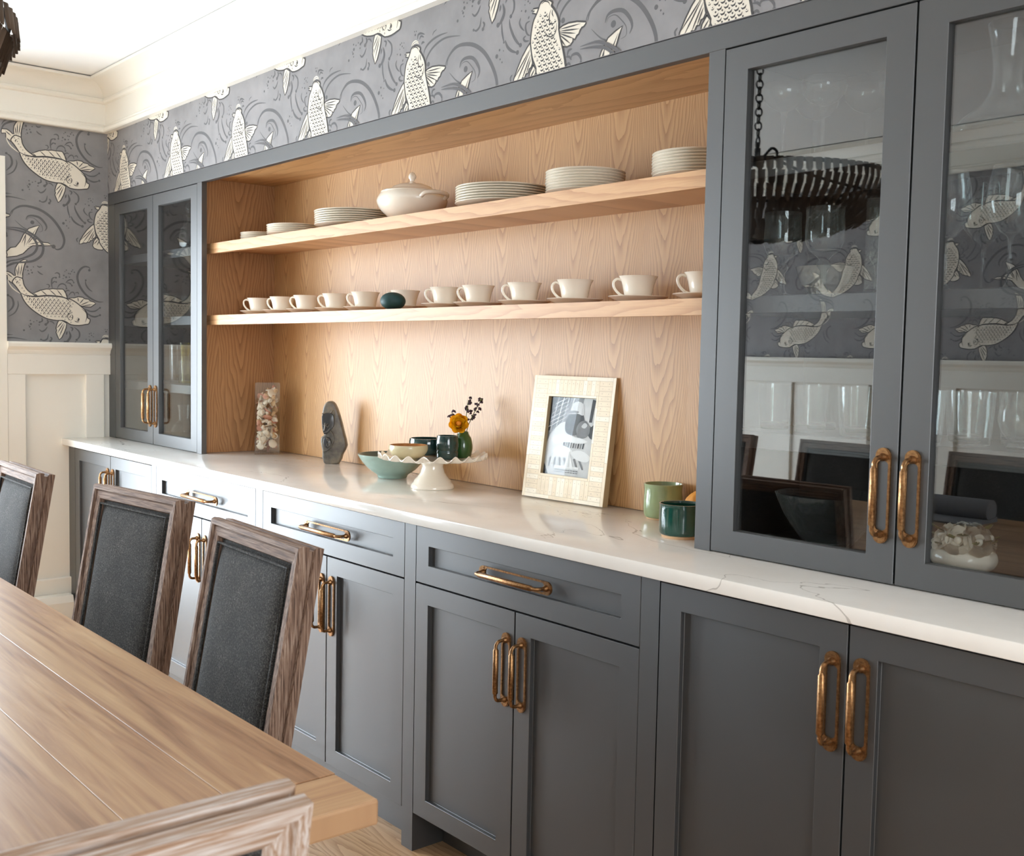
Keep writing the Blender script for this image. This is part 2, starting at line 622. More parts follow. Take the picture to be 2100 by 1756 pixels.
def crown(name, p0, p1, nrm, ext0, ext1):
    """sweep of the cornice profile from p0 to p1; ext = +1 mitre as an inside corner"""
    prof = [(0, 2.2874), (0.026, 2.2874), (0.0298, 2.292), (0.030, 2.304), (0.022, 2.311), (0.025, 2.318), (0.016, 2.324),
            (0.016, 2.412), (0.026, 2.416), (0.032, 2.424), (0.030, 2.434), (0.022, 2.438), (0.027, 2.446), (0.034, 2.460), (0.046, 2.474),
            (0.064, 2.486), (0.084, 2.4915), (0.094, 2.492), (0.1155, 2.494), (0.1155, 2.505), (0, 2.505)]
    bm = bm_new()
    d = (Vector(p1) - Vector(p0)).normalized()
    rows = []
    for p, ext, sg in ((p0, ext0, 1), (p1, ext1, -1)):
        rows.append([bm.verts.new((p[0] + nrm[0] * a + d.x * a * ext * sg, p[1] + nrm[1] * a + d.y * a * ext * sg, z)) for a, z in prof])
    n = len(prof)
    for i in range(n):
        bm.faces.new((rows[0][i], rows[0][(i + 1) % n], rows[1][(i + 1) % n], rows[1][i]))
    bm.faces.new(rows[0])
    bm.faces.new(rows[1])
    return struct(obj(name, bm, 'white_paint', smooth=30))
crown('trim_1', (XL, YB, 0), (XR, YB, 0), (0, -1), 1, 1)
crown('trim_2', (XL, YF, 0), (XL, YB, 0), (1, 0), 1, 1)
crown('trim_3', (XL, YF, 0), (XR, YF, 0), (0, 1), 1, 1)
crown('trim_4', (XR, YF, 0), (XR, YB, 0), (-1, 0), 1, 1)

RAILP = [(0, 1.285), (0.016, 1.285), (0.018, 1.292), (0.024, 1.300), (0.025, 1.306), (0.030, 1.312), (0.036, 1.316), (0.042, 1.322), (0.044, 1.334), (0.040, RAIL), (0, RAIL)]
def wains(tn, wall, a0, a1, stiles, zb, plane, base_top=0.285, run='y'):
    """painted wainscot: backing board, stiles, rails, chair rail; a runs along the wall"""
    sg, pos = plane                              # direction into the room, wall face
    def bx(bm, u0, u1, d0, d1, z0, z1):
        lo, hi = sorted((pos + sg * d0, pos + sg * d1))
        if run == 'y':
            box(bm, lo, hi, u0, u1, z0, z1)
        else:
            box(bm, u0, u1, lo, hi, z0, z1)
    bm = bm_new()
    bx(bm, a0, a1, 0, 0.004, 0, 1.29)
    t = struct(obj('trim_%d' % tn, bm, 'white_paint'), 'white painted wainscot panelling')
    bm = bm_new(); bx(bm, a0, a1, 0.004, 0.020, 1.2, 1.288); bevel_all(bm, 0.002)
    obj('top_rail', bm, 'white_paint', t)
    for s0, s1 in stiles:
        bm = bm_new(); bx(bm, s0, s1, 0.004, 0.0199, zb, 1.2); bevel_all(bm, 0.002)
        obj('stile', bm, 'white_paint', t)
    bm = bm_new()
    prism(bm, [(pos + sg * d, z) if run == 'y' else (pos + sg * d, z) for d, z in RAILP], 'y' if run == 'y' else 'x', a0, a1)
    obj('chair_rail', bm, 'white_paint', t, smooth=30)
    return t
CASE0 = DY0 + 0.084                              # outer edge of the door casing
wains(5, wall_left, CASE0, -0.30, [(-0.444, -0.361), (CASE0, -0.702)], 0.28, (1, XL))
wains(6, wall_left, YF, DY1 - 0.092, [(YF, YF + 0.06)], 0.20, (1, XL))
_st, _x = [], 0.147
while _x < XR - 0.2:
    _st.append((_x, _x + 0.088)); _x += 0.4975
wains(7, wall_front, XL, XR, _st, 0.20, (1, YF), run='x')
wains(8, wall_right, YF, WY1 - 0.1, [(-3.5, -3.41)], 0.20, (-1, XR))
wains(9, wall_right, WY0 + 0.1, YB, [(-0.9, -0.81)], 0.20, (-1, XR))

def baseboard(name, x0, x1, y0, y1, h=0.285):
    bm = bm_new(); box(bm, x0, x1, y0, y1, 0, h); bevel_all(bm, 0.004, 2)
    return struct(obj(name, bm, 'white_paint'))
baseboard('baseboard_left', XL + 0.004, XL + 0.026, CASE0, -0.50)
baseboard('baseboard_front', XL, XR, YF + 0.004, YF + 0.026, 0.2)
baseboard('baseboard_right', XR - 0.026, XR - 0.004, YF, YB, 0.2)

# row of glazed doors in the left wall
bm = bm_new()
box(bm, XL, XL + 0.022, DY0, CASE0, 0, DZ + 0.10)
box(bm, XL, XL + 0.022, DY1 - 0.092, DY1, 0, DZ + 0.10)
box(bm, XL, XL + 0.022, DY1, DY0, DZ, DZ + 0.10)
box(bm, XL - 0.12, XL, DY0 - 0.022, DY0, 0, DZ)
box(bm, XL - 0.12, XL, DY1, DY1 + 0.022, 0, DZ)
box(bm, XL - 0.12, XL, DY1, DY0, DZ - 0.022, DZ)
door1 = struct(obj('door_1', bm, 'white_paint'), 'white casing of a row of glazed doors')
for k in range(3):
    a0 = DY1 + 0.024 + k * ((DY0 - DY1 - 0.05) / 3 + 0.001)
    a1 = a0 + (DY0 - DY1 - 0.05) / 3 - 0.001
    bm = bm_new()
    for (u0, u1, z0, z1) in ((a0, a0 + 0.09, 0.01, DZ - 0.025), (a1 - 0.09, a1, 0.01, DZ - 0.025), (a0 + 0.09, a1 - 0.09, 0.01, 0.22), (a0 + 0.09, a1 - 0.09, DZ - 0.125, DZ - 0.025)):
        box(bm, XL - 0.085, XL - 0.045, u0, u1, z0, z1)
    leaf = obj('door_leaf', bm, 'white_paint', door1)
    bm = bm_new(); box(bm, XL - 0.067, XL - 0.063, a0 + 0.088, a1 - 0.088, 0.218, DZ - 0.123)
    obj('pane', bm, 'window_glass', leaf)
# unseen window behind the camera, added to carry the fill lamp
bm = bm_new()
for (u0, u1, z0, z1) in ((WY0, WY0 + 0.09, WZ0 - 0.09, WZ1 + 0.09), (WY1 - 0.09, WY1, WZ0 - 0.09, WZ1 + 0.09), (WY1, WY0, WZ1, WZ1 + 0.09), (WY1, WY0, WZ0 - 0.09, WZ0)):
    box(bm, XR - 0.022, XR, u0, u1, z0, z1)
for (u0, u1, z0, z1) in ((WY0 - 0.05, WY0, WZ0, WZ1), (WY1, WY1 + 0.05, WZ0, WZ1), (WY1, WY0, WZ1 - 0.05, WZ1), (WY1, WY0, WZ0, WZ0 + 0.05), (-2.025, -1.975, WZ0, WZ1)):
    box(bm, XR + 0.03, XR + 0.07, u0, u1, z0, z1)
win1 = struct(obj('fill_window_1', bm, 'white_paint'))
for u0, u1 in ((WY1 + 0.05, -2.025), (-1.975, WY0 - 0.05)):
    bm = bm_new(); box(bm, XR + 0.048, XR + 0.052, u0, u1, WZ0 + 0.05, WZ1 - 0.05)
    obj('pane', bm, 'window_glass', win1)
# white terrace outside the doors
bm = bm_new(); box(bm, -6.0, XL - 0.61, -7, 4, -0.20, -0.06)
struct(obj('terrace', bm, 'outside_stone'))

# ------------------------------------------------------------------ koi wallpaper print (flat print on the three walls)
KOI = {"S_body":[[-401,211],[-387,192],[-376,174],[-368,154],[-354,132],[-333,111],[-310,94],[-287,80],[-262,70],[-226,65],[-202,66],[-183,59],[-164,48],[-130,46],[-101,51],[-86,55],[-80,70],[-82,77],[-91,81],[-92,99],[-103,117],[-120,132],[-142,149],[-166,162],[-180,163],[-197,169],[-221,172],[-249,173],[-277,172],[-310,168],[-328,178],[-346,190],[-358,205],[-365,220],[-369,241],[-382,246],[-396,247],[-412,226]],"S_tail":[[-369,241],[-367,272],[-361,297],[-350,323],[-364,324],[-379,315],[-390,302],[-398,286],[-400,270],[-398,252],[-404,253],[-414,262],[-427,269],[-447,268],[-450,258],[-448,249],[-432,252],[-431,235],[-423,227],[-412,220],[-391,229]],"S_dorsal":[[-179,164],[-189,196],[-199,205],[-211,205],[-225,204],[-242,205],[-256,202],[-270,202],[-284,198],[-295,195],[-307,189],[-328,179],[-310,167],[-277,172],[-249,173],[-221,172],[-197,169]],"S_fin1":[[-156,157],[-130,138],[-122,134],[-100,131],[-76,131],[-54,147],[-61,154],[-79,158],[-86,166],[-103,167],[-111,173],[-132,175],[-149,169],[-172,167]],"S_fin2":[[-217,67],[-224,54],[-229,36],[-230,29],[-227,22],[-230,12],[-227,5],[-224,-4],[-216,-20],[-205,-10],[-193,14],[-186,34],[-183,54],[-202,65]],"S_line":[[-381,182],[-360,171],[-333,167],[-310,167],[-277,172],[-249,173],[-221,172],[-197,169],[-178,160],[-165,144]],"S_belly":[[-429,240],[-426,221],[-412,200],[-394,186],[-378,176]],"S_gill":[[-157,101],[-171,98],[-179,87],[-175,74],[-163,67]],"S_gill2":[[-164,95],[-157,88],[-158,76],[-164,69]],"S_mouth":[[-118,122],[-98,105],[-95,83],[-102,60]],"S_eye":[[-134,73]],"S_eyearc":[[-150,67],[-140,62],[-127,63]],"S_rays":[[[-175,169],[-197,204]],[[-199,171],[-225,202]],[[-225,172],[-258,201]],[[-265,173],[-292,195]],[[-305,169],[-324,181]],[[-125,136],[-81,157]],[[-127,143],[-105,169]],[[-131,153],[-134,172]],[[-115,134],[-66,143]],[[-200,62],[-228,29]],[[-195,57],[-225,8]],[[-191,53],[-217,-8]],[[-389,250],[-393,285]],[[-384,251],[-384,300]],[[-379,249],[-370,307]],[[-373,250],[-356,321]],[[-409,243],[-434,262]]],"V_r":[[-1,-9],[13,-15],[19,-22],[15,-27],[23,-35],[31,-45],[40,-60],[44,-76],[44,-89],[50,-111],[57,-131],[63,-150],[68,-168],[71,-182]],"V_l":[[-17,-9],[-27,-15],[-31,-23],[-39,-36],[-48,-47],[-54,-61],[-58,-79],[-60,-99],[-58,-114],[-54,-133],[-48,-149],[-37,-169]],"low_in":[[67,-158],[79,-184],[101,-208],[120,-216],[146,-207],[162,-185],[177,-157]],"low_out":[[-37,-177],[-18,-201],[11,-227],[63,-240],[113,-241],[158,-232],[193,-211],[219,-190]],"V_barb":[[-32,-22],[-51,-20],[-59,-23],[-47,-27],[-56,-30],[-39,-36]],"V_fin1":[[-60,-100],[-73,-110],[-92,-130],[-108,-153],[-123,-179],[-126,-195],[-113,-192],[-106,-188],[-94,-188],[-90,-183],[-81,-184],[-76,-175],[-68,-175],[-64,-165],[-57,-163],[-51,-153],[-55,-133]],"V_fin2":[[-48,-158],[-61,-175],[-67,-198],[-60,-208],[-44,-214],[-22,-214],[-17,-205],[-34,-174]],"V_fin3":[[43,-89],[58,-84],[79,-82],[109,-85],[138,-92],[139,-96],[132,-102],[125,-103],[119,-108],[115,-116],[108,-118],[102,-126],[94,-123],[95,-129],[87,-136],[75,-138],[62,-135],[49,-135],[36,-127],[31,-115],[38,-107],[46,-98]],"V_gill":[[16,-36],[9,-49],[11,-68],[24,-72],[36,-68]],"V_gill2":[[36,-73],[35,-89],[28,-99],[15,-102],[1,-95],[-7,-86]],"V_eye":[[22,-38],[19,-46],[24,-56]],"V_ripple":[[[-26,-7],[-19,2],[-5,5],[10,-2]],[[-21,-6],[-11,-1],[2,-2],[11,-7]],[[10,-26],[5,-17],[-9,-12],[-22,-16]]],"V_rays":[[[46,-91],[121,-93]],[[46,-95],[117,-104]],[[46,-98],[104,-112]],[[46,-100],[100,-124]],[[46,-103],[87,-133]],[[43,-105],[70,-136]],[[39,-107],[49,-134]],[[-62,-120],[-113,-191]],[[-59,-129],[-91,-187]],[[-62,-117],[-122,-179]],[[-58,-140],[-75,-175]],[[-42,-168],[-61,-191]],[[-37,-174],[-47,-195]]],"T":[[121,-252],[139,-233],[160,-228],[178,-204],[192,-173],[214,-145],[239,-134],[259,-128],[250,-146],[244,-161],[237,-177],[235,-188],[253,-188],[264,-193],[274,-200],[296,-200],[311,-211],[282,-215],[249,-217],[231,-218],[213,-231],[191,-255],[166,-267],[121,-276]],"T_rays":[[[195,-225],[203,-168]],[[202,-217],[246,-142]],[[210,-212],[235,-177]],[[213,-214],[267,-198]],[[209,-223],[296,-207]],[[185,-211],[207,-161]]],"waves":[[[[144,-92],[154,-69],[186,-51],[222,-50],[268,-62],[312,-91],[348,-137],[365,-181],[355,-216],[333,-227],[318,-215]],8.5],[[[137,-97],[147,-74],[179,-50],[215,-45]],3.3],[[[157,-113],[189,-140],[217,-152],[246,-157]],2.9],[[[203,-109],[211,-93],[232,-88],[261,-94],[283,-116],[290,-135],[282,-150]],7.2],[[[207,-112],[214,-99],[236,-98],[257,-115],[271,-132],[271,-151],[253,-156]],2.0],[[[50,-75],[46,-64],[52,-51],[70,-35],[97,-23],[132,-16],[168,-18],[205,-24]],5.0],[[[34,-41],[39,-29],[54,-17],[82,-7],[114,-3],[146,-3]],5.0],[[[76,3],[81,11],[96,16]],2.7],[[[-145,-24],[-142,-44],[-127,-72],[-112,-90],[-97,-102]],5.8],[[[-161,-74],[-152,-92],[-135,-106],[-111,-116]],6.1],[[[-176,-26],[-174,-51],[-166,-79]],4.6],[[[-100,-31],[-105,-42],[-99,-55],[-85,-67]],4.2],[[[-64,-47],[-78,-50],[-81,-62],[-74,-77],[-63,-83]],4.6],[[[-67,-34],[-72,-41]],3.8],[[[-66,-95],[-81,-93],[-88,-85],[-78,-80]],4.6],[[[4,7],[6,19],[19,21],[39,14]],5.0],[[[13,4],[20,13],[35,7]],4.2],[[[23,-11],[28,-6],[38,-8]],5.0],[[[75,-161],[80,-148],[93,-146]],4.6],[[[88,-170],[93,-161],[111,-161],[123,-173],[124,-183]],5.4],[[[70,-161],[83,-163],[91,-172]],4.2],[[[68,-183],[81,-178],[89,-185]],4.6],[[[-133,-188],[-137,-175],[-129,-167]],4.2],[[[-80,297],[-82,308],[-102,311],[-121,298],[-134,272],[-133,245],[-122,217],[-100,188],[-71,167],[-41,156],[-19,157]],7.4],[[[-100,250],[-97,230],[-85,212],[-68,200]],4.8],[[[-244,206],[-247,225],[-244,249],[-228,257]],4.8],[[[-234,272],[-222,276],[-213,270],[-213,258]],4.3],[[[-245,225],[-237,236],[-227,236]],3.9],[[[-223,206],[-215,222],[-201,229],[-187,223],[-183,209]],4.3],[[[-187,232],[-175,245],[-160,249],[-151,238]],4.3],[[[-182,234],[-168,233],[-159,223]],3.9],[[[-270,222],[-260,222],[-256,214],[-263,206]],3.9],[[[-189,194],[-177,201],[-168,197]],3.9],[[[-175,176],[-163,192],[-151,192],[-146,177]],3.9],[[[-146,190],[-134,194],[-129,185]],3.5],[[[-308,302],[-299,296],[-286,300]],4.3],[[[-306,279],[-297,270],[-282,263]],4.3],[[[-103,122],[-81,112],[-56,114],[-35,130]],4.8],[[[-93,103],[-76,91],[-56,88],[-35,96]],5.6],[[[-290,75],[-288,61],[-299,56]],4.8],[[[-269,68],[-263,57],[-274,45]],5.6],[[[-302,24],[-290,15],[-276,22],[-266,37]],4.8],[[[-259,61],[-245,58],[-236,48]],3.9],[[[-174,21],[-167,-3],[-179,-24],[-191,-30]],7.4],[[[-152,38],[-130,20],[-128,-4],[-140,-19]],5.2],[[[-181,20],[-185,2]],5.6],[[[-169,38],[-157,32],[-162,19]],4.8],[[[-262,6],[-267,-16],[-281,-25],[-294,-21]],4.8],[[[-255,-8],[-248,-16],[-254,-27]],5.2],[[[-430,167],[-413,155],[-407,132],[-413,113],[-431,94]],6.5],[[[-390,146],[-388,123],[-402,93],[-429,75]],4.3],[[[-449,284],[-436,304],[-413,317],[-379,325]],4.8],[[[-449,258],[-445,275],[-433,291],[-404,304],[-379,309]],5.6]],"bars":[[[[122,-153],[168,-157],[210,-168],[238,-191],[249,-220],[234,-251],[195,-273],[152,-287],[121,-293]],7.8],[[[122,-147],[175,-147],[214,-160],[253,-186],[274,-218],[267,-256],[238,-281],[202,-291],[149,-298],[120,-315]],8.5]],"dots":[[230,-117,8.5],[319,-215,9.1],[362,-109,5.9],[373,-95,3.3],[376,-119,2.6],[384,-128,2.6],[58,-72,6.9],[-100,-99,5.8],[-111,-115,6.1],[-166,-79,3.1],[-82,-19,3.5],[-98,-15,2.3],[-83,10,2.7],[-76,13,2.3],[-64,11,1.9],[-73,3,2.7],[-66,-3,2.3],[-85,-3,1.9],[-8,22,3.5],[-12,32,2.3],[-3,31,2.3],[-167,-100,1.9],[124,-184,4.2],[-82,296,5.6],[-98,250,4.3],[-228,254,4.3],[-213,258,3.9],[-227,235,3.5],[-183,209,3.9],[-151,237,3.5],[-159,223,3.9],[-183,290,3.0],[-189,284,2.2],[-155,293,2.6],[-160,286,3.0],[-173,276,3.0],[-166,275,3.0],[-148,283,3.0],[-194,266,3.5],[-184,259,4.3],[-170,260,3.0],[-197,252,2.2],[-349,294,5.2],[-357,281,2.2],[-346,278,3.0],[-333,281,3.0],[-329,270,3.9],[-343,264,3.5],[-350,259,1.7],[-323,295,2.6],[-35,129,4.3],[-35,96,4.8],[-299,55,4.3],[-273,46,6.1],[-294,-21,3.9],[-254,-27,5.2],[-191,-30,6.5],[-140,-19,5.2],[-338,61,3.0],[-324,56,2.6],[-336,46,4.8],[-341,34,3.9],[-345,40,2.2],[-337,24,2.6],[-365,18,4.3],[-311,61,2.6],[-301,43,3.0],[-430,167,5.2]]}
def mm(p):
    return [(a / 1000.0, b / 1000.0) for a, b in p]
_lift = [0]
def lift():
    # every printed stroke lies a few microns above the one before, as ink on ink
    _lift[0] = (_lift[0] + 1) % 45
    return _lift[0] * 4e-6
def flat(bm, pts, d, mi):
    d += lift()
    vs = [bm.verts.new((a, b, d)) for a, b in pts]
    for tri in tessellate_polygon([[Vector((a, b, 0)) for a, b in pts]]):
        try:
            bm.faces.new([vs[i] for i in tri]).material_index = mi
        except ValueError:
            pass
def ribbon(bm, pts, w, d, mi, sub=4, taper=True):
    p = smooth_poly(pts, sub, False) if len(pts) > 2 else [tuple(Vector(pts[0]).lerp(Vector(pts[1]), t / 3)) for t in range(4)]
    n = len(p)
    L, R = [], []
    d += lift()
    for i in range(n):
        a, b = Vector(p[max(i - 1, 0)]), Vector(p[min(i + 1, n - 1)])
        t = (b - a)
        if t.length < 1e-9:
            t = Vector((1, 0))
        t.normalize()
        nn = Vector((-t.y, t.x))
        k = i / (n - 1)
        ww = w / 2 * ((max(0.12, math.sin(PI * min(1, k * 1.0)) ** 0.6)) if taper else 1.0)
        c = Vector(p[i])
        L.append(bm.verts.new((c.x + nn.x * ww, c.y + nn.y * ww, d)))
        R.append(bm.verts.new((c.x - nn.x * ww, c.y - nn.y * ww, d)))
    for i in range(n - 1):
        f = bm.faces.new((L[i], R[i], R[i + 1], L[i + 1]))
        f.material_index = mi
def disc(bm, x, y, r, d, mi, seg=10):
    d += lift()
    f = bm.faces.new([bm.verts.new((x + r * math.cos(2 * PI * k / seg), y + r * math.sin(2 * PI * k / seg), d)) for k in range(seg)])
    f.material_index = mi
def inside(p, poly):
    c = False
    n = len(poly)
    for i in range(n):
        (x1, y1), (x2, y2) = poly[i], poly[i - 1]
        if (y1 > p[1]) != (y2 > p[1]) and p[0] < (x2 - x1) * (p[1] - y1) / (y2 - y1) + x1:
            c = not c
    return c
def edge_dist(p, poly):
    m = 9
    for i in range(len(poly)):
        a, b = Vector(poly[i - 1]), Vector(poly[i])
        t = b - a
        k = max(0, min(1, (Vector(p) - a).dot(t) / max(t.length_squared, 1e-12)))
        m = min(m, (Vector(p) - a - t * k).length)
    return m
def scales(bm, poly, ang, sx, sy, d, size, skip):
    xs = [p[0] for p in poly]; ys = [p[1] for p in poly]
    row = 0
    y = min(ys)
    ca, sa = math.cos(ang), math.sin(ang)
    while y < max(ys):
        x = min(xs) + (sx / 2 if row % 2 else 0)
        while x < max(xs):
            p = (x, y)
            if inside(p, poly) and edge_dist(p, poly) > size * 0.75 and not skip(p):
                s = size * (0.55 if edge_dist(p, poly) < 0.016 else 1.0)
                arc = [(s * 0.75 * math.cos(t), s * 0.75 * math.sin(t)) for t in (-1.3, -0.5, 0.3, 1.1)]
                arc = [(x + a * ca - b * sa, y + a * sa + b * ca) for a, b in arc]
                ribbon(bm, arc, s * 0.44, d, 1, 1)
                disc(bm, x - 0.15 * s * ca, y - 0.15 * s * sa, s * 0.24, d, 1, 5)
            x += sx
        y += sy
        row += 1
def build_koi_S():
    bm = bm_new()
    body = smooth_poly(mm(KOI['S_body']), 2)
    for key in ('S_tail', 'S_dorsal', 'S_fin1', 'S_fin2'):
        pts = mm(KOI[key])
        flat(bm, pts, 0.0004, 0)
        ribbon(bm, pts + pts[:1], 0.0042, 0.0006, 1, 1, False)
    for r in KOI['S_rays']:
        ribbon(bm, mm(r), 0.0040, 0.0008, 1)
    flat(bm, body, 0.0010, 0)
    ribbon(bm, body + body[:1], 0.0046, 0.0012, 1, 1, False)
    ribbon(bm, mm(KOI['S_line']), 0.007, 0.0012, 1)
    ribbon(bm, mm(KOI['S_belly']), 0.005, 0.0012, 0)
    for k in ('S_gill', 'S_gill2', 'S_mouth', 'S_eyearc'):
        ribbon(bm, mm(KOI[k]), 0.0036, 0.0012, 1)
    ex, ey = mm(KOI['S_eye'])[0]
    disc(bm, ex, ey, 0.0075, 0.0012, 1); disc(bm, ex - 0.002, ey + 0.001, 0.005, 0.0014, 0); disc(bm, ex + 0.001, ey, 0.003, 0.0016, 1)
    scales(bm, body, PI - 0.35, 0.0172, 0.0118, 0.0012, 0.0096, lambda p: p[0] > -0.155 and p[1] < 0.13 - (p[0] + 0.155) * -0.2)
    return bm
def build_koi_V():
    bm = bm_new()
    vr, vl = mm(KOI['V_r']), mm(KOI['V_l'])
    outer = [(-0.037, -0.179), (-0.018, -0.207), (0.011, -0.232), (0.050, -0.254), (0.090, -0.268), (0.122, -0.277)]
    inner = [(0.121, -0.248), (0.104, -0.230), (0.086, -0.210)]
    body = smooth_poly(vl + outer + inner + list(reversed(vr)), 2)
    T = mm(KOI['T'])
    for pts in [mm(KOI[k]) for k in ('V_barb', 'V_fin1', 'V_fin2', 'V_fin3')] + [T]:
        flat(bm, pts, 0.0004, 0)
        ribbon(bm, pts + pts[:1], 0.0042, 0.0006, 1, 1, False)
    for r in KOI['V_rays'] + KOI['T_rays']:
        ribbon(bm, mm(r), 0.0036, 0.0008, 1)
    flat(bm, body, 0.0010, 0)
    ribbon(bm, body + body[:1], 0.0046, 0.0012, 1, 1, False)
    for k in ('V_gill', 'V_gill2', 'V_eye'):
        ribbon(bm, mm(KOI[k]), 0.0032, 0.0012, 1)
    for r in KOI['V_ripple'][:2]:
        ribbon(bm, mm(r), 0.0036, 0.0006, 0)
    ribbon(bm, mm(KOI['V_ripple'][2]), 0.003, 0.0012, 1)
    scales(bm, body, -PI / 2 + 0.3, 0.0180, 0.0118, 0.0012, 0.0100, lambda p: p[1] > -0.032 or (p[0] > 0.006 and p[1] > -0.062 and p[0] < 0.03))
    return bm
def build_waves():
    bm = bm_new()
    for pts, w in KOI['waves']:
        ribbon(bm, mm(pts), w * 0.00135, 0.0002, 0)
    for x, y, r in KOI['dots']:
        disc(bm, x / 1000, y / 1000, r / 1000, 0.0002, 0)
    for pts, w in KOI['bars']:
        ribbon(bm, mm(pts), w * 0.0013, 0.0015, 0)
    return bm
PU, PV = 0.556, 0.605
def koi_print(wall, mat4, u0, u1, v0, v1, ou, ov):
    """repeat the print over the wall rectangle [u0,u1] x [v0,v1]; (ou,ov) is where one upright koi's head lies"""
    for key, build, mats in PRINTS:
        b0, b1, c0, c1 = BOUND[key]
        i = math.floor((u0 - ou) / PU) - 2
        while ou + i * PU + b0 < u1:
            j = math.floor((v0 - ov) / PV) - 2
            while ov + j * PV + c0 < v1:
                du, dv = ou + i * PU, ov + j * PV
                if du + b1 > u0 and dv + c1 > v0:
                    full = du + b0 >= u0 and du + b1 <= u1 and dv + c0 >= v0 and dv + c1 <= v1
                    if full:
                        me = PMESH[key]
                    else:
                        bm = bm_new()
                        bm.from_mesh(PMESH[key])
                        for co, no in (((u0 - du, 0, 0), (-1, 0, 0)), ((u1 - du, 0, 0), (1, 0, 0)), ((0, v0 - dv, 0), (0, -1, 0)), ((0, v1 - dv, 0), (0, 1, 0))):
                            g = bm.verts[:] + bm.edges[:] + bm.faces[:]
                            if g:
                                bmesh.ops.bisect_plane(bm, geom=g, plane_co=co, plane_no=no, clear_outer=True)
                        if not bm.faces:
                            bm.free()
                            j += 1
                            continue
                        me = mesh_of(key, bm, mats, fix=False)
                    o = link(key, me, wall)
                    o.matrix_local = mat4 @ Matrix.Translation((du, dv, 0))
                j += 1
            i += 1
PRINTS = [('wave_print', build_waves, ['print_wave']), ('koi_print', build_koi_S, ['print_cream', 'print_line']), ('upright_koi_print', build_koi_V, ['print_cream', 'print_line'])]
PMESH, BOUND = {}, {}
for key, build, mats in PRINTS:
    PMESH[key] = mesh_of(key, build(), mats, fix=False)
    xs = [v.co.x for v in PMESH[key].vertices]; ys = [v.co.y for v in PMESH[key].vertices]
    BOUND[key] = (min(xs), max(xs), min(ys), max(ys))
MAT_L = Matrix(((0, 0, 1, XL), (1, 0, 0, 0), (0, 1, 0, 0), (0, 0, 0, 1)))      # u -> +y, v -> z, out -> +x
MAT_B = Matrix(((1, 0, 0, 0), (0, 0, -1, YB), (0, 1, 0, 0), (0, 0, 0, 1)))     # u -> +x, out -> -y
MAT_F = Matrix(((-1, 0, 0, 0), (0, 0, 1, YF), (0, 1, 0, 0), (0, 0, 0, 1)))     # u -> -x, out -> +y
koi_print(wall_left, MAT_L, CASE0, YB - 0.001, RAIL - 0.04, 2.30, -0.337, 1.979)
koi_print(wall_left, MAT_L, DY1 - 0.09, CASE0, DZ + 0.10, 2.30, -0.337, 1.979)
koi_print(wall_back, MAT_B, XL, XR, ZT + 0.003, 2.30, 2.419, 2.206)
koi_print(wall_front, MAT_F, -5.0, 0.0, RAIL - 0.04, 2.30, -1.585, 1.958)
# ------------------------------------------------------------------ pulls
def pull_mesh(L, w=0.031, bar_r=0.0042, grip=0.0068):
    """aged brass pull on an open stadium backplate; runs along z, plate on y=0, stands out towards -y"""
    bm = bm_new()
    r = w / 2
    h = L / 2 - r
    t = 0.0038
    cut = h - 0.014                                # half length of the open slot
    for s in (1, -1):
        out = [(r * math.cos(a), s * (h + r * math.sin(a))) for a in [PI * k / 12 for k in range(13)]]
        arc = [(-(r - 0.005) * math.cos(PI * k / 6), s * (cut + 0.006 * math.sin(PI * k / 6) * 0.9)) for k in range(7)]
        prism(bm, out + [(-r, s * cut)] + arc + [(r, s * cut)], 'y', 0, -t)
        prism(bm, [(a * 0.86, b - s * 0.001) for a, b in out] + [(-r * 0.86, s * (cut + 0.009)), (r * 0.86, s * (cut + 0.009))], 'y', -t + 0.0002, -t - 0.0009)
        lathe_y(bm, 0, s * (h - 0.002), [(0.0075, -t), (0.0075, -t - 0.003), (0.0052, -t - 0.006), (0.0046, -t - 0.010)])
    for s in (1, -1):
        box(bm, s * r - (0.0045 if s > 0 else 0), s * r + (0.0045 if s < 0 else 0), -t, 0, -cut, cut)
    hz = h - 0.002
    R = 0.013
    dp = 0.033
    pts, rad = [], []
    pts.append((0, -t, hz)); rad.append(bar_r)
    pts.append((0, -dp + R, hz)); rad.append(bar_r)
    for k in range(1, 6):
        a = PI / 2 * k / 5
        pts.append((0, -dp + R - R * math.sin(a), hz - R + R * math.cos(a))); rad.append(bar_r)
    g = hz - R - 0.004
    pts += [(0, -dp, g), (0, -dp, g - 0.003), (0, -dp, 0), (0, -dp, -g + 0.003), (0, -dp, -g)]
    rad += [bar_r, grip, grip, grip, bar_r]
    for k in range(0, 6):
        a = PI / 2 * k / 5
        pts.append((0, -dp + R - R * math.cos(a), -hz + R - R * math.sin(a))); rad.append(bar_r)
    pts.append((0, -t, -hz)); rad.append(bar_r)
    tube(bm, pts, rad, 8)
    return mesh_of('pull', bm, 'aged_brass', smooth=40)
def lathe_y(bm, x, z, prof, seg=12):
    rings = []
    for r, y in prof:
        rings.append([bm.verts.new((x + r * math.cos(2 * PI * k / seg), y, z + r * math.sin(2 * PI * k / seg))) for k in range(seg)])
    for a, b in zip(rings, rings[1:]):
        for k in range(seg):
            bm.faces.new((a[k], a[(k + 1) % seg], b[(k + 1) % seg], b[k]))
    bm.faces.new(rings[-1])
PULL_V = pull_mesh(0.178)
PULL_H = pull_mesh(0.262)

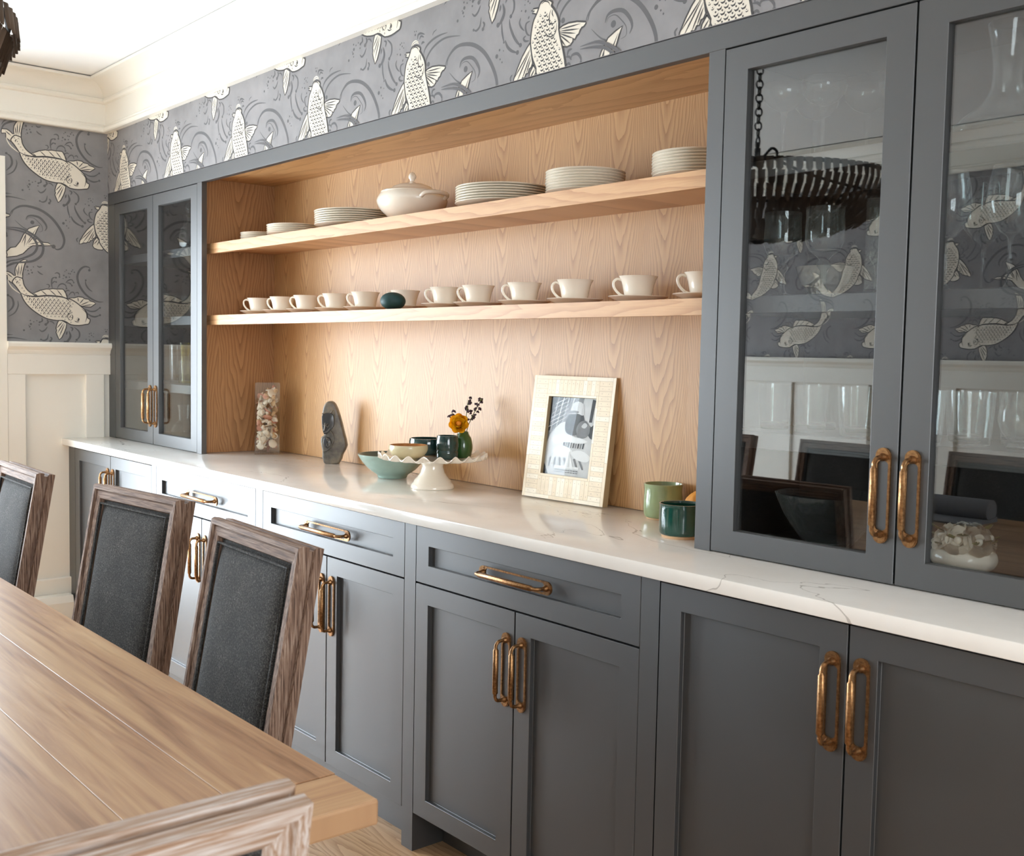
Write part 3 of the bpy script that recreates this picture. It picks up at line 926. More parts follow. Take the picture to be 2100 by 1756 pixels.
# ------------------------------------------------------------------ shaker fronts
def shaker(x0, x1, z0, z1, sw, y0, yb, inset=0.012, open_=False, rail=None):
    """frame-and-panel front between x0..x1, z0..z1; front face at y0, back at yb (yb > y0)"""
    rl = rail or sw
    bm = bm_new()
    o = [(x0, z0), (x1, z0), (x1, z1), (x0, z1)]
    i = [(x0 + sw, z0 + rl), (x1 - sw, z0 + rl), (x1 - sw, z1 - rl), (x0 + sw, z1 - rl)]
    V = lambda p, y: [bm.verts.new((a, y, b)) for a, b in p]
    of, inf = V(o, y0), V(i, y0)
    ob = V(o, yb)
    for k in range(4):
        k2 = (k + 1) % 4
        bm.faces.new((of[k], of[k2], inf[k2], inf[k]))
        bm.faces.new((of[k], ob[k], ob[k2], of[k2]))
    if open_:
        ib = V(i, yb)
        for k in range(4):
            k2 = (k + 1) % 4
            bm.faces.new((inf[k], inf[k2], ib[k2], ib[k]))
            bm.faces.new((ob[k], ib[k], ib[k2], ob[k2]))
    else:
        ip = V(i, y0 + inset)
        for k in range(4):
            k2 = (k + 1) % 4
            bm.faces.new((inf[k], inf[k2], ip[k2], ip[k]))
        bm.faces.new(ip)
        bm.faces.new(list(reversed(ob)))
    bmesh.ops.recalc_face_normals(bm, faces=bm.faces)
    bevel_all(bm, 0.0008, 1, 0.8)
    return bm

G = 0.0021
def place_pull(parent, me, x, y, z, horiz=False):
    return link('pull', me, parent, (x, y, z), (0, PI / 2 if horiz else 0, 0))

def base_cabinet(label, x0, x1, fx0, fx1, mid, drawer, kick_y, foot=None):
    """x0..x1 outer width, fx0..fx1 opening with the fronts, mid = split between the doors"""
    t = thing('base_cabinet', label, 'cabinet', ((x0 + x1) / 2, -D1 / 2, 0), 0, 'base cabinets of the built-in')
    ox, oy = t.location.x, t.location.y
    bm = bm_new()
    yb = -0.002
    top = 0.8835
    box(bm, x0, fx0, -D1, -D1 + 0.02, 0.0 if x0 < 0.2 else 0.108, top)        # face stiles
    box(bm, fx1, x1, -D1, -D1 + 0.02, 0.0 if foot else 0.108, top)
    if foot:
        box(bm, fx1, x1, -D1 + 0.02, -D1 + 0.13, 0.0, 0.108)
    box(bm, fx0, fx1, -D1, -D1 + 0.02, 0.879, top)                            # rail under the worktop
    box(bm, x0, x0 + 0.012, -D1 + 0.02, yb, 0.108, top)
    box(bm, x1 - 0.012, x1, -D1 + 0.02, yb, 0.108, top)
    box(bm, x0 + 0.012, x1 - 0.012, yb - 0.008, yb, 0.108, top)
    box(bm, x0 + 0.012, x1 - 0.012, -D1 + 0.021, yb - 0.008, 0.108, 0.122)
    for v in bm.verts:
        v.co.x -= ox; v.co.y -= oy
    obj('body', bm, 'cabinet_paint', t)
    bm = bm_new()
    box(bm, x0 + 0.002, (fx1 if foot else x1) - 0.001, kick_y, kick_y + 0.016, 0.0, 0.1075)
    for v in bm.verts:
        v.co.x -= ox; v.co.y -= oy
    obj('toe_kick', bm, 'cabinet_paint', t)
    bm = bm_new()                                    # black sheet behind the fronts: shade of the gaps put into the colour
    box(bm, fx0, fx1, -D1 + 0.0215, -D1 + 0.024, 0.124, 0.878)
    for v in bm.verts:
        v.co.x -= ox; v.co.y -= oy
    obj('gap_shade_sheet', bm, 'gap_black', t)
    ztop = 0.7269 if drawer else 0.8765
    for k, (a, b) in enumerate(((fx0, mid), (mid, fx1))):
        bm = shaker(a + G - ox, b - G - ox, 0.106, ztop - G, 0.055, -D1 - oy, -D1 + 0.0205 - oy, rail=0.0505)
        d = obj('door', bm, 'cabinet_paint', t)
        hx = (b - 0.0285) if k == 0 else (a + 0.0285)
        place_pull(d, PULL_V, hx - ox, -D1 - oy, (0.582 if drawer else 0.734))
    if drawer:
        bm = shaker(fx0 + G - ox, fx1 - G - ox, 0.7269 + G, 0.8765, 0.055, -D1 - oy, -D1 + 0.0205 - oy, rail=0.0485)
        d = obj('drawer', bm, 'cabinet_paint', t)
        place_pull(d, PULL_H, (fx0 + fx1) / 2 - ox, -D1 - oy + 0.0, 0.801, True)
    return t
base_cabinet('charcoal base cabinet with two doors and no drawer, against the wainscoted wall', -0.0075, 0.986, 0.072, 0.945, 0.5075, False, -0.4645)
base_cabinet('charcoal base cabinet with drawer, below the shell-filled vase and carved stone figure', 0.986, 1.8534, 0.986, 1.8059, 1.395, True, -0.4645)
base_cabinet('charcoal base cabinet with drawer, below the ruffled cake stand', 1.8534, 2.7075, 1.8534, 2.6577, 2.2563, True, -0.4645, foot=True)
base_cabinet('charcoal base cabinet with drawer, below the inlaid photo frame', 2.7075, 3.5611, 2.7075, 3.5104, 3.1123, True, -0.415)
base_cabinet('charcoal base cabinet with two tall doors and no drawer, below the porcelain flower basket', 3.5611, XE, 3.5611, 4.43, 3.9953, False, -0.415)

bm = bm_new()
box(bm, XL + 0.002, XE, -DC, -0.001, 0.884, CT)
bevel_all(bm, 0.003, 2)
tag(obj('countertop', bm, 'quartz', smooth=35), 'long white quartz countertop with thin grey veins', 'countertop')

# ------------------------------------------------------------------ glazed wall cabinets
SHZ = (1.7358, 1.4574, 1.176)
def glass_cabinet(label, x0, x1, fx0, fx1, mid, sx0, sx1):
    t = thing('glass_door_cabinet', label, 'cabinet', ((x0 + x1) / 2, -D2 / 2, CT), 0, 'glazed cabinets of the built-in')
    ox, oy, oz = t.location
    def put(name, bm, mat, parent=t, **k):
        for v in bm.verts:
            v.co.x -= ox; v.co.y -= oy; v.co.z -= oz
        return obj(name, bm, mat, parent, **k)
    bm = bm_new()
    box(bm, x0, fx0, -D2, -D2 + 0.021, CT + 0.0005, ZB)
    put('stile', bm, 'cabinet_paint')
    bm = bm_new()
    box(bm, fx1, x1, -D2, -D2 + 0.021, CT + 0.0005, ZB)
    put('stile', bm, 'cabinet_paint')
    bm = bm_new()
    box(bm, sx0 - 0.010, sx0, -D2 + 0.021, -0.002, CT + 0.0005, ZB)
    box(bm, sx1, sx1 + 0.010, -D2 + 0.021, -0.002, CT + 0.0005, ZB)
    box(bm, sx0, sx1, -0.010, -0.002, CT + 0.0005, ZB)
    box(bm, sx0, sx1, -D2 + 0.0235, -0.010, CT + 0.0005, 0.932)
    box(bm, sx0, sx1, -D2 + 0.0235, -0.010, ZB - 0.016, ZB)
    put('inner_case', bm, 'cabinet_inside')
    for z in SHZ:
        bm = bm_new()
        box(bm, sx0 + 0.0005, sx1 - 0.0005, -0.292, -0.0105, z - 0.036, z)
        bevel_all(bm, 0.0012)
        put('shelf', bm, 'cabinet_paint')
    for k, (a, b) in enumerate(((fx0, mid), (mid, fx1))):
        bm = shaker(a + G, b - G, CT + 0.003, ZB - 0.003, 0.0575, -D2, -D2 + 0.020, open_=True, rail=0.049)
        d = put('door', bm, 'cabinet_paint')
        bm = bm_new()
        box(bm, a + 0.053, b - 0.053, -D2 + 0.0115, -D2 + 0.0145, CT + 0.046, ZB - 0.046)
        put('glass_pane', bm, 'pane_glass', d)
        hx = (b - 0.0295) if k == 0 else (a + 0.0295)
        link('pull', PULL_V, d, (hx - ox, -D2 - oy, 1.079 - oz))
    return t
glass_cabinet('glazed two-door wall cabinet between the wainscoted wall and the oak niche', -0.0075, 0.9879, 0.070, 0.9463, 0.5058, 0.064, 0.927)
glass_cabinet('glazed two-door wall cabinet of stemware beside the green cups, holding the porcelain flower basket', 3.4927, XE, 3.5352, 4.3996, 3.9674, 3.529, 4.4056)
bm = bm_new()
box(bm, XL + 0.001, XE, -D2, -D2 + 0.024, ZB + 0.0003, ZT)
bevel_all(bm, 0.001)
tag(obj('fascia_board', bm, 'cabinet_paint'), 'long charcoal painted fascia board along the top of the built-in', 'fascia')

# oak niche with two thick shelves
NX0, NX1, NZ = 0.944, 3.518, 1.9905
t = thing('oak_shelf_unit', 'open light oak niche with two long thick shelves of white china', 'shelf unit', ((NX0 + NX1) / 2, -0.15, CT))
ox, oy, oz = t.location
def nput(name, bm, mat, **k):
    for v in bm.verts:
        v.co.x -= ox; v.co.y -= oy; v.co.z -= oz
    return obj(name, bm, mat, t, **k)
bm = bm_new(); box(bm, NX0 + 0.0005, NX1, -0.0005, 0.010, CT + 0.0005, NZ); nput('back_panel', bm, 'oak_back')
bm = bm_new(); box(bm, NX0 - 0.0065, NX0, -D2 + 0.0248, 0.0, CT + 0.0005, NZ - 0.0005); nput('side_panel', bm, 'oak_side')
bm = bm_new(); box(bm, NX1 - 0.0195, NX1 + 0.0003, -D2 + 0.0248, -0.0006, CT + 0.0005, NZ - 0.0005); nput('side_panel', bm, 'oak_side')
bm = bm_new(); box(bm, NX0 - 0.0065, NX1 - 0.0005, -D2 + 0.0248, 0.0, NZ, NZ + 0.012); nput('top_panel', bm, 'oak_top')
for zt, zb in ((1.7358, 1.6971), (1.4574, 1.4203)):
    bm = bm_new()
    box(bm, NX0 + 0.0005, NX1 - 0.02, -0.2926, -0.2720, zb, zt)
    box(bm, NX0 + 0.0005, NX1 - 0.02, -0.2720, -0.0007, zb + 0.017, zt)
    bmesh.ops.remove_doubles(bm, verts=bm.verts, dist=0.00001)
    nput('shelf', bm, 'oak_shelf')

# ------------------------------------------------------------------ heater on the left wall by the floor
t = thing('baseboard_heater', 'white baseboard heater on the floor beside the charcoal cabinets', 'heater', (XL + 0.066, -0.605, 0.0))
bm = bm_new()
prism(bm, [(-0.037, 0.0), (0.032, 0.0), (0.032, 0.185), (0.018, 0.215), (-0.037, 0.215)], 'y', -0.10, 0.078)
bevel_all(bm, 0.003, 2)
obj('end_cap', bm, 'white_paint', t)
bm = bm_new()
prism(bm, [(-0.037, 0.02), (0.026, 0.03), (0.026, 0.17), (0.010, 0.205), (-0.037, 0.205)], 'y', -0.172, -0.10)
obj('cover', bm, 'white_paint', t)

# ------------------------------------------------------------------ dining table
TX0, TX1, TY0, TY1, TZ = 0.884, 3.896, -2.435, -1.405, 0.76
t = thing('dining_table', 'long brown plank dining table with breadboard ends', 'table', ((TX0 + TX1) / 2, (TY0 + TY1) / 2, 0))
ox, oy, _ = t.location
BB = 0.107
ws = [0.150, 0.128, 0.172, 0.140, 0.160, 0.132, 0.148]
y = TY1
for w in ws:
    bm = bm_new()
    L = (TX1 - TX0) / 2 - BB
    box(bm, -L + 0.0004, L - 0.0004, -w / 2 + 0.0004, w / 2 - 0.0004, -0.034, 0.0)
    bevel_all(bm, 0.0006, 1)
    obj('plank', bm, 'table_wood', t, (0, y - w / 2 - oy, TZ))
    y -= w
wt = sum(ws)
for s in (1, -1):
    bm = bm_new()
    box(bm, -wt / 2, wt / 2, -BB / 2 + 0.0004, BB / 2, -0.034, 0.0)
    bevel_all(bm, 0.004, 2)
    obj('breadboard_end', bm, 'table_wood', t, (s * ((TX1 - TX0) / 2 - BB / 2), TY1 - wt / 2 - oy, TZ), (0, 0, -s * PI / 2))
bm = bm_new()
for (a0, a1, b0, b1) in ((-1.2, 1.2, 0.36, 0.39), (-1.2, 1.2, -0.39, -0.36), (-1.2, -1.17, -0.36, 0.36), (1.17, 1.2, -0.36, 0.36)):
    box(bm, a0, a1, b0, b1, TZ - 0.125, TZ - 0.0345)
obj('apron', bm, 'table_wood', t)
for sx in (-1, 1):
    for sy in (-1, 1):
        bm = bm_new()
        box(bm, sx * 1.205 - 0.045, sx * 1.205 + 0.045, sy * 0.395 - 0.045, sy * 0.395 + 0.045, 0.0, TZ - 0.0345)
        bevel_all(bm, 0.006, 2)
        obj('leg', bm, 'table_wood', t)

# ------------------------------------------------------------------ chairs
REC = math.tan(math.radians(10))
def back_pt(a, b, z):
    """local back plane: a across, b out of the front face, z height"""
    return (a, -0.205 - (z - 0.46) * REC + b * math.cos(math.radians(10)), z + b * math.sin(math.radians(10)))
def frame_sweep(bm, hw, z0, z1, prof, part):
    """mitred moulding round the chair back; part: 0 top, 1 left, 2 right, 3 bottom"""
    def corner(sx, sz, p):
        a, b = p
        return bm.verts.new(back_pt(sx * (hw - a), b, (z1 - a) if sz > 0 else (z0 + a)))
    ends = {0: ((-1, 1), (1, 1)), 1: ((-1, -1), (-1, 1)), 2: ((1, -1), (1, 1)), 3: ((-1, -1), (1, -1))}[part]
    A = [corner(*ends[0], p) for p in prof]
    B = [corner(*ends[1], p) for p in prof]
    n = len(prof)
    for i in range(n):
        bm.faces.new((A[i], A[(i + 1) % n], B[(i + 1) % n], B[i]))
    bm.faces.new(A); bm.faces.new(B)
CPROF = [(0.0, -0.026), (0.0, -0.010), (0.008, -0.008), (0.008, 0.001), (0.0, 0.003), (0.0, 0.016), (0.004, 0.023), (0.013, 0.023),
         (0.0135, 0.015), (0.018, 0.018), (0.034, 0.016), (0.037, 0.010), (0.037, -0.014), (0.030, -0.020), (0.016, -0.020), (0.012, -0.026)]
def pillow(bm, hw, z0, z1, b0, bulge, mi=0, nx=14, nz=20):
    grid = []
    for j in range(nz + 1):
        row = []
        for i in range(nx + 1):
            u, v = i / nx * 2 - 1, j / nz * 2 - 1
            e = (1 - abs(u) ** 5) * (1 - abs(v) ** 6)
            row.append(bm.verts.new(back_pt(u * hw, b0 + bulge * e ** 0.5 if e > 0 else b0, (z0 + z1) / 2 + v * (z1 - z0) / 2)))
        grid.append(row)
    for j in range(nz):
        for i in range(nx):
            bm.faces.new((grid[j][i], grid[j][i + 1], grid[j + 1][i + 1], grid[j + 1][i]))
HW, CZ0, CZ1 = 0.209, 0.47, 0.972
def make_chair(label, group, wood='chair_wood'):
    t = thing('dining_chair', label, 'chair', (0, 0, 0), 0, group)
    bm = bm_new()
    for part, mi in ((0, 0), (3, 0), (1, 1), (2, 1)):
        n0 = len(bm.faces)
        frame_sweep(bm, HW, CZ0, CZ1, CPROF, part)
        bm.faces.ensure_lookup_table()
        for f in bm.faces[n0:]:
            f.material_index = mi
    bf = obj('back_frame', bm, [wood + '_x', wood + '_z'], t, smooth=30)
    bm = bm_new()
    pillow(bm, HW - 0.038, CZ0 + 0.038, CZ1 - 0.038, 0.004, 0.018)
    cu = obj('back_cushion', bm, 'charcoal_twill', t, smooth=60)
    bm = bm_new()
    q = HW - 0.046
    ring = [(-q, CZ1 - 0.046), (q, CZ1 - 0.046), (q, CZ0 + 0.046), (-q, CZ0 + 0.046)]
    pts = []
    for i in range(4):
        a, b = ring[i], ring[(i + 1) % 4]
        pts += [back_pt(a[0] + (b[0] - a[0]) * k / 8, 0.0165, a[1] + (b[1] - a[1]) * k / 8) for k in range(8)]
    tube(bm, pts, 0.0035, 6, closed=True)
    obj('piping', bm, 'charcoal_twill', cu, smooth=60)
    bm = bm_new()
    pillow(bm, HW - 0.034, CZ0 + 0.034, CZ1 - 0.034, -0.015, -0.006)
    obj('back_panel', bm, 'charcoal_twill', t, smooth=60)
    bm = bm_new()
    box(bm, -0.222, 0.222, -0.215, 0.235, 0.405, 0.475)
    bevel_all(bm, 0.018, 3)
    obj('seat', bm, 'charcoal_twill', t, smooth=50)
    bm = bm_new()
    box(bm, -0.219, 0.219, -0.213, 0.232, 0.335, 0.404)
    bevel_all(bm, 0.004, 1)
    obj('seat_rail', bm, wood + '_x', t)
    for sx in (-1, 1):
        for sy in (-1, 1):
            bm = bm_new()
            k = 0.06 if sy < 0 else 0.0
            x, y = sx * 0.192, sy * 0.200
            top = [(x - 0.022, y - 0.022), (x + 0.022, y - 0.022), (x + 0.022, y + 0.022), (x - 0.022, y + 0.022)]
            A = [bm.verts.new((a, b, 0.334)) for a, b in top]
            B = [bm.verts.new((x + (a - x) * 0.62, y - k + (b - y) * 0.62, 0.0)) for a, b in top]
            for i in range(4):
                bm.faces.new((A[i], A[(i + 1) % 4], B[(i + 1) % 4], B[i]))
            bm.faces.new(A); bm.faces.new(list(reversed(B)))
            bevel_all(bm, 0.003)
            obj('leg', bm, wood + '_z', t)
    for sx in (-1, 1):                                # posts joining back and seat
        bm = bm_new()
        prism(bm, [(back_pt(0, -0.02, 0.40)[1], 0.40), (back_pt(0, 0.016, 0.40)[1], 0.40), (back_pt(0, 0.016, 0.478)[1], 0.478), (back_pt(0, -0.02, 0.478)[1], 0.478)], 'x', sx * 0.188 - 0.018, sx * 0.188 + 0.018)
        obj('back_post', bm, wood + '_z', t)
    return t
# far side of the table, backs to the built-in (front of the chair faces -y)
TOPOFF = 0.205 + (0.972 - 0.46) * REC
GF, GN = 'chairs along the built-in side of the table', 'chairs along the wainscot side of the table'
def far_chair(src, cx, cy, rz, label):
    o = (cx + math.sin(rz) * TOPOFF, cy - math.cos(rz) * TOPOFF, 0)
    if src is None:
        c = make_chair(label, GF)
        c.location = o
        c.rotation_euler = (0, 0, PI + rz)
        return c
    return dup(src, o, PI + rz, label, GF)
ch = far_chair(None, 3.104, -1.160, math.radians(-3.2), 'charcoal upholstered dining chair in front of the cabinet below the cake stand')
far_chair(ch, 2.407, -1.128, math.radians(6.5), 'charcoal upholstered dining chair between its two neighbours along the built-in')
far_chair(ch, 1.694, -1.195, math.radians(-1.5), 'charcoal upholstered dining chair nearest the glazed doors, on the built-in side of the table')
for k, (x, r) in enumerate(((3.02, 0.02), (2.33, -0.015), (1.64, 0.02))):
    dup(ch, (x, -2.66 + TOPOFF, 0), r, 'charcoal upholstered dining chair with its back to the wainscoted wall, mirrored in the cabinet glass', GN)
ec = make_chair('limed wood dining chair at the end of the table, seen from behind', 'end chair', 'limed_wood')
del ec['group']
ec.location = (4.275 - TOPOFF - 0.012, -1.935, -0.0)
ec.rotation_euler = (0, 0, PI / 2)

# folded cloth lying on the table (mirrored in the glass)
t = thing('table_linen', 'roll of grey table linen lying on the dining table', 'linen', (2.98, -2.30, TZ), math.radians(-2))
bm = bm_new()
pts = []
for k in range(26):
    a = 2 * PI * k / 18
    r = 0.040 - 0.0006 * k
    pts.append((r * math.cos(a), 0.041 + r * math.sin(a) * 0.98))
out = pts + [(a * 0.93, 0.041 + (b - 0.041) * 0.93) for a, b in reversed(pts)]
prof = [(0.042 * math.cos(2 * PI * k / 20), 0.041 + 0.04 * math.sin(2 * PI * k / 20)) for k in range(20)]
prism(bm, prof, 'x', -0.19, 0.19)
obj('roll', bm, 'fabric_grey', t, smooth=50)
bm = bm_new()
prism(bm, [(-0.04, 0.0005), (0.16, 0.0005), (0.16, 0.006), (0.02, 0.012), (-0.04, 0.018)], 'x', -0.195, 0.195)
obj('loose_end', bm, 'fabric_grey', t)

# ------------------------------------------------------------------ bowl pendant above the table
PX, PY = 2.366, -1.94
t = thing('pendant_lamp', 'broad bowl pendant of overlapping brown wooden petals hanging on a chain', 'lamp', (PX, PY, 1.795))
def bowl(tt):                                       # 0 rim .. 1 bottom
    a = tt * PI / 2
    return 0.515 * math.cos(a) ** 0.8, 0.205 * (1 - math.sin(a)) + 0.002
def petal(w, h):
    bm = bm_new()
    n, m = 5, 4
    g = []
    for j in range(m + 1):
        v = j / m
        half = w / 2 * (1.0 if v < 0.6 else math.sqrt(max(0.02, 1 - ((v - 0.6) / 0.42) ** 2)))
        g.append([bm.verts.new(((i / (n - 1) * 2 - 1) * half, 0.006 * (1 - (i / (n - 1) * 2 - 1) ** 2) + 0.010 * v, -h * v)) for i in range(n)])
    for j in range(m):
        for i in range(n - 1):
            bm.faces.new((g[j][i], g[j][i + 1], g[j + 1][i + 1], g[j + 1][i]))
    r = bmesh.ops.solidify(bm, geom=bm.faces[:], thickness=0.004)
    return bm
ROWS = 7
lower = bm_new()
for j in range(ROWS):
    t0, t1 = j / ROWS * 0.93, (j + 1.12) / ROWS * 0.93
    r0, z0 = bowl(t0); r1, z1 = bowl(min(t1, 0.99))
    cnt = (98, 96, 92, 84, 72, 56, 38)[j]
    w = 2 * PI * r0 / cnt * (0.80 if j < 5 else 1.05)
    L = math.hypot(r0 - r1, z0 - z1)
    tilt = math.atan2(r0 - r1, z0 - z1)
    me = mesh_of('petal', petal(w, L * 1.02), 'petal_wood', smooth=40)
    for k in range(cnt):
        a = 2 * PI * (k + 0.5 * (j % 2)) / cnt
        tl = tilt - 0.10 + random.uniform(-0.04, 0.04)
        # local -z runs down the bowl, local +y points outward
        mat = Matrix.Rotation(a - PI / 2, 4, 'Z') @ Matrix.Translation((0, r0 + 0.006, z0 + 0.012)) @ Matrix.Rotation(-tl, 4, 'X') @ Matrix.Rotation(random.uniform(-0.06, 0.06), 4, 'Y')
        if j < 3:
            link('petal', me, t).matrix_local = mat
        else:
            n0 = len(lower.verts)
            lower.from_mesh(me)
            lower.verts.ensure_lookup_table()
            bmesh.ops.transform(lower, matrix=mat, verts=lower.verts[n0:])
o = obj('lower_petals', lower, 'petal_wood', t, smooth=40, fix=False)
o['kind'] = 'stuff'
bm = bm_new()
tube(bm, [(0.508 * math.cos(2 * PI * k / 48), 0.508 * math.sin(2 * PI * k / 48), 0.212) for k in range(48)], 0.007, 8, closed=True)
obj('rim_hoop', bm, 'iron', t, smooth=60)
bm = bm_new(); lathe(bm, [(0, 0.004), (0.10, 0.006), (0.16, 0.020), (0.16, 0.024), (0, 0.012)], 32)
obj('bottom_plate', bm, 'petal_wood', t, smooth=40)
bm = bm_new(); lathe(bm, [(0, 0.27), (0.022, 0.275), (0.03, 0.29), (0.022, 0.305), (0.012, 0.312), (0.012, 0.34), (0, 0.345)], 16)
obj('hub', bm, 'iron', t, smooth=40)
for k in range(3):
    a = 2 * PI * k / 3 + 0.9
    c, s = math.cos(a), math.sin(a)
    prof = smooth_poly([(0.02, 0.30), (0.06, 0.345), (0.085, 0.335), (0.09, 0.31), (0.14, 0.285), (0.30, 0.245), (0.46, 0.222), (0.505, 0.214)], 3, False)
    bm = bm_new(); tube(bm, [(r * c, r * s, z) for r, z in prof], 0.0055, 6)
    obj('scroll_arm', bm, 'iron', t, smooth=60)
bm = bm_new()
tube(bm, [(0.0125 * math.cos(2 * PI * k / 14), 0, 0.0165 * math.sin(2 * PI * k / 14)) for k in range(14)], 0.0034, 6, closed=True)
LINK = mesh_of('chain_link', bm, 'iron', smooth=60)
bm = bm_new()
tube(bm, [(0.022 * math.cos(2 * PI * k / 16), 0, 0.022 * math.sin(2 * PI * k / 16)) for k in range(16)], 0.004, 6, closed=True)
obj('hub_ring', bm, 'iron', t, (0, 0, 0.362), (0, 0, 0.6), smooth=60)
z = 0.398
k = 0
while z < ZC - 1.795 - 0.02:
    link('chain_link', LINK, t, (0, 0, z), (0, 0, 0.6 + (PI / 2 if k % 2 else 0)))
    z += 0.0262
    k += 1
bm = bm_new(); lathe(bm, [(0, 0.0), (0.015, 0.0), (0.05, 0.012), (0.06, 0.024), (0.06, 0.03), (0, 0.03)], 24)
obj('ceiling_canopy', bm, 'iron', t, (0, 0, ZC - 1.795 - 0.0302), smooth=40)
# ------------------------------------------------------------------ china on the shelves
def wall_prof(outer, t):
    """closed vessel profile from an outer one (r, z) bottom to rim, wall thickness t"""
    inner = [(max(r - t, 0.0), max(z, outer[0][1] + t)) for r, z in reversed(outer) if r > t * 1.5]
    return [(0.0, outer[0][1])] + outer + inner + [(0.0, outer[0][1] + t)]

ORD = ['first', 'second', 'third', 'fourth', 'fifth', 'sixth', 'seventh', 'eighth', 'ninth', 'tenth', 'eleventh', 'twelfth']
def plate_mesh(r):
    bm = bm_new()
    p = [(0, 0.0), (r * 0.60, 0.0), (r * 0.64, 0.004), (r * 0.80, 0.008), (r, 0.0150), (r + 0.001, 0.0165), (r, 0.0178), (r * 0.80, 0.0125), (r * 0.62, 0.0065), (0, 0.0055)]
    lathe(bm, p, 56)
    return mesh_of('plate', bm, 'porcelain_warm', smooth=40)
S1, S2 = SHZ[0] + 0.0003, SHZ[1] + 0.0003
def plate_stack(x, y, r, n, what, dz=0.0072):
    me = plate_mesh(r)
    g = 'plates in the ' + what
    for k in range(n):
        o = link('plate', me, None, (x + random.uniform(-0.0012, 0.0012), y + random.uniform(-0.0012, 0.0012), S1 + k * dz), (0, 0, random.random() * 6))
        tag(o, ORD[k] + ' plate up in the ' + what, 'plate', g)
plate_stack(1.125, -0.150, 0.080, 4, 'small low stack by the oak side panel')
plate_stack(1.405, -0.150, 0.110, 5, 'stack of side plates beside the smallest stack')
plate_stack(1.812, -0.152, 0.139, 7, 'dinner plate stack between tureen and side plates')
plate_stack(2.596, -0.150, 0.137, 7, 'dinner plate stack on the stemware side of the tureen')
plate_stack(2.932, -0.150, 0.104, 8, 'stack between dinner plates and the final stack')
plate_stack(3.305, -0.150, 0.101, 8, 'final stack next to the stemware cabinet')

# tureen
t = thing('soup_tureen', 'cream china soup tureen with lid and finial', 'tureen', (2.141, -0.150, S1))
bm = bm_new()
op = smooth_poly([(0.048, 0.0), (0.050, 0.004), (0.070, 0.016), (0.096, 0.040), (0.108, 0.064), (0.106, 0.078), (0.097, 0.092)], 3, False)
lathe(bm, wall_prof(op, 0.004), 48, fx=1.10)
obj('bowl', bm, 'porcelain', t, smooth=45)
bm = bm_new()
lp = [(0.0975, 0.0925), (0.099, 0.095), (0.094, 0.099), (0.072, 0.103), (0.068, 0.106), (0.060, 0.113), (0.040, 0.121), (0.014, 0.125), (0.0075, 0.129), (0.0070, 0.134), (0.011, 0.139), (0.0125, 0.146), (0.010, 0.153), (0.005, 0.158), (0, 0.160)]
lathe(bm, [(0, 0.0925)] + lp, 48)
lid = obj('lid', bm, 'porcelain', t, smooth=45)
for s in (1, -1):
    bm = bm_new()
    pts = smooth_poly([(s * 0.112, -0.045, 0.070), (s * 0.132, -0.040, 0.080), (s * 0.142, 0.0, 0.083), (s * 0.132, 0.040, 0.080), (s * 0.112, 0.045, 0.070)], 4, False)
    tube(bm, pts, 0.0065, 8)
    obj('handle', bm, 'porcelain', t, smooth=60)

# teacups on saucers
bm = bm_new()
cp = smooth_poly([(0.026, 0.0), (0.027, 0.002), (0.031, 0.006), (0.0355, 0.020), (0.039, 0.038), (0.044, 0.054), (0.0485, 0.062)], 3, False)
lathe(bm, wall_prof(cp, 0.0028), 40)
CUP = mesh_of('cup_body', bm, 'porcelain', smooth=50)
bm = bm_new()
tube(bm, smooth_poly([(-0.043, 0, 0.053), (-0.054, 0, 0.056), (-0.063, 0, 0.048), (-0.060, 0, 0.032), (-0.047, 0, 0.018), (-0.036, 0, 0.013)], 4, False), 0.0034, 8)
CUPH = mesh_of('handle', bm, 'porcelain', smooth=60)
bm = bm_new()
lathe(bm, [(0, 0.0), (0.040, 0.0), (0.044, 0.003), (0.058, 0.009), (0.074, 0.0165), (0.0745, 0.018), (0.072, 0.0178), (0.056, 0.0115), (0.034, 0.006), (0, 0.0055)], 48)
SAU = mesh_of('saucer', bm, 'porcelain', smooth=40)
CX = [1.096, 1.282, 1.464, 1.6705, 1.861, 2.061, 2.3137, 2.476, 2.6846, 2.8907, 3.1209, 3.335]
for k, x in enumerate(CX):
    x += 0.034 - 0.0014 * k
    hid = k == 5
    yy = -0.160 if not hid else -0.135
    s = link('saucer', SAU, None, (x, yy, S2))
    tag(s, 'white saucer behind the dark green egg, under a teacup' if hid else 'white saucer of the ' + ORD[k] + ' teacup from the visible oak side panel', 'saucer', 'saucers on the lower oak shelf')
    c = thing('teacup', 'white teacup half hidden behind the dark green egg' if hid else 'white flared teacup, ' + ORD[k] + ' along the shelf from the visible oak side panel', 'cup', (x, yy, S2 + 0.0058), math.radians(38 + random.uniform(-8, 8)), 'teacups on the lower oak shelf')
    link('cup_body', CUP, c)
    link('handle', CUPH, c)
# big green egg
bm = bm_new()
lathe(bm, [(0.0, 0.0)] + [(0.0385 * math.sin(PI * k / 20) ** 0.95, 0.0275 - 0.0275 * math.cos(PI * k / 20)) for k in range(1, 20)] + [(0, 0.055)], 32)
for v in bm.verts:
    v.co.x *= 1.0 + 0.06 * (v.co.x > 0)
tag(obj('green_egg', bm, 'egg_green', None, (2.172, -0.240, S2), (0, 0, math.radians(50)), smooth=80), 'large dark green emu-like egg lying on the lower oak shelf', 'egg')

# ------------------------------------------------------------------ things on the worktop
CTZ = CT + 0.0004
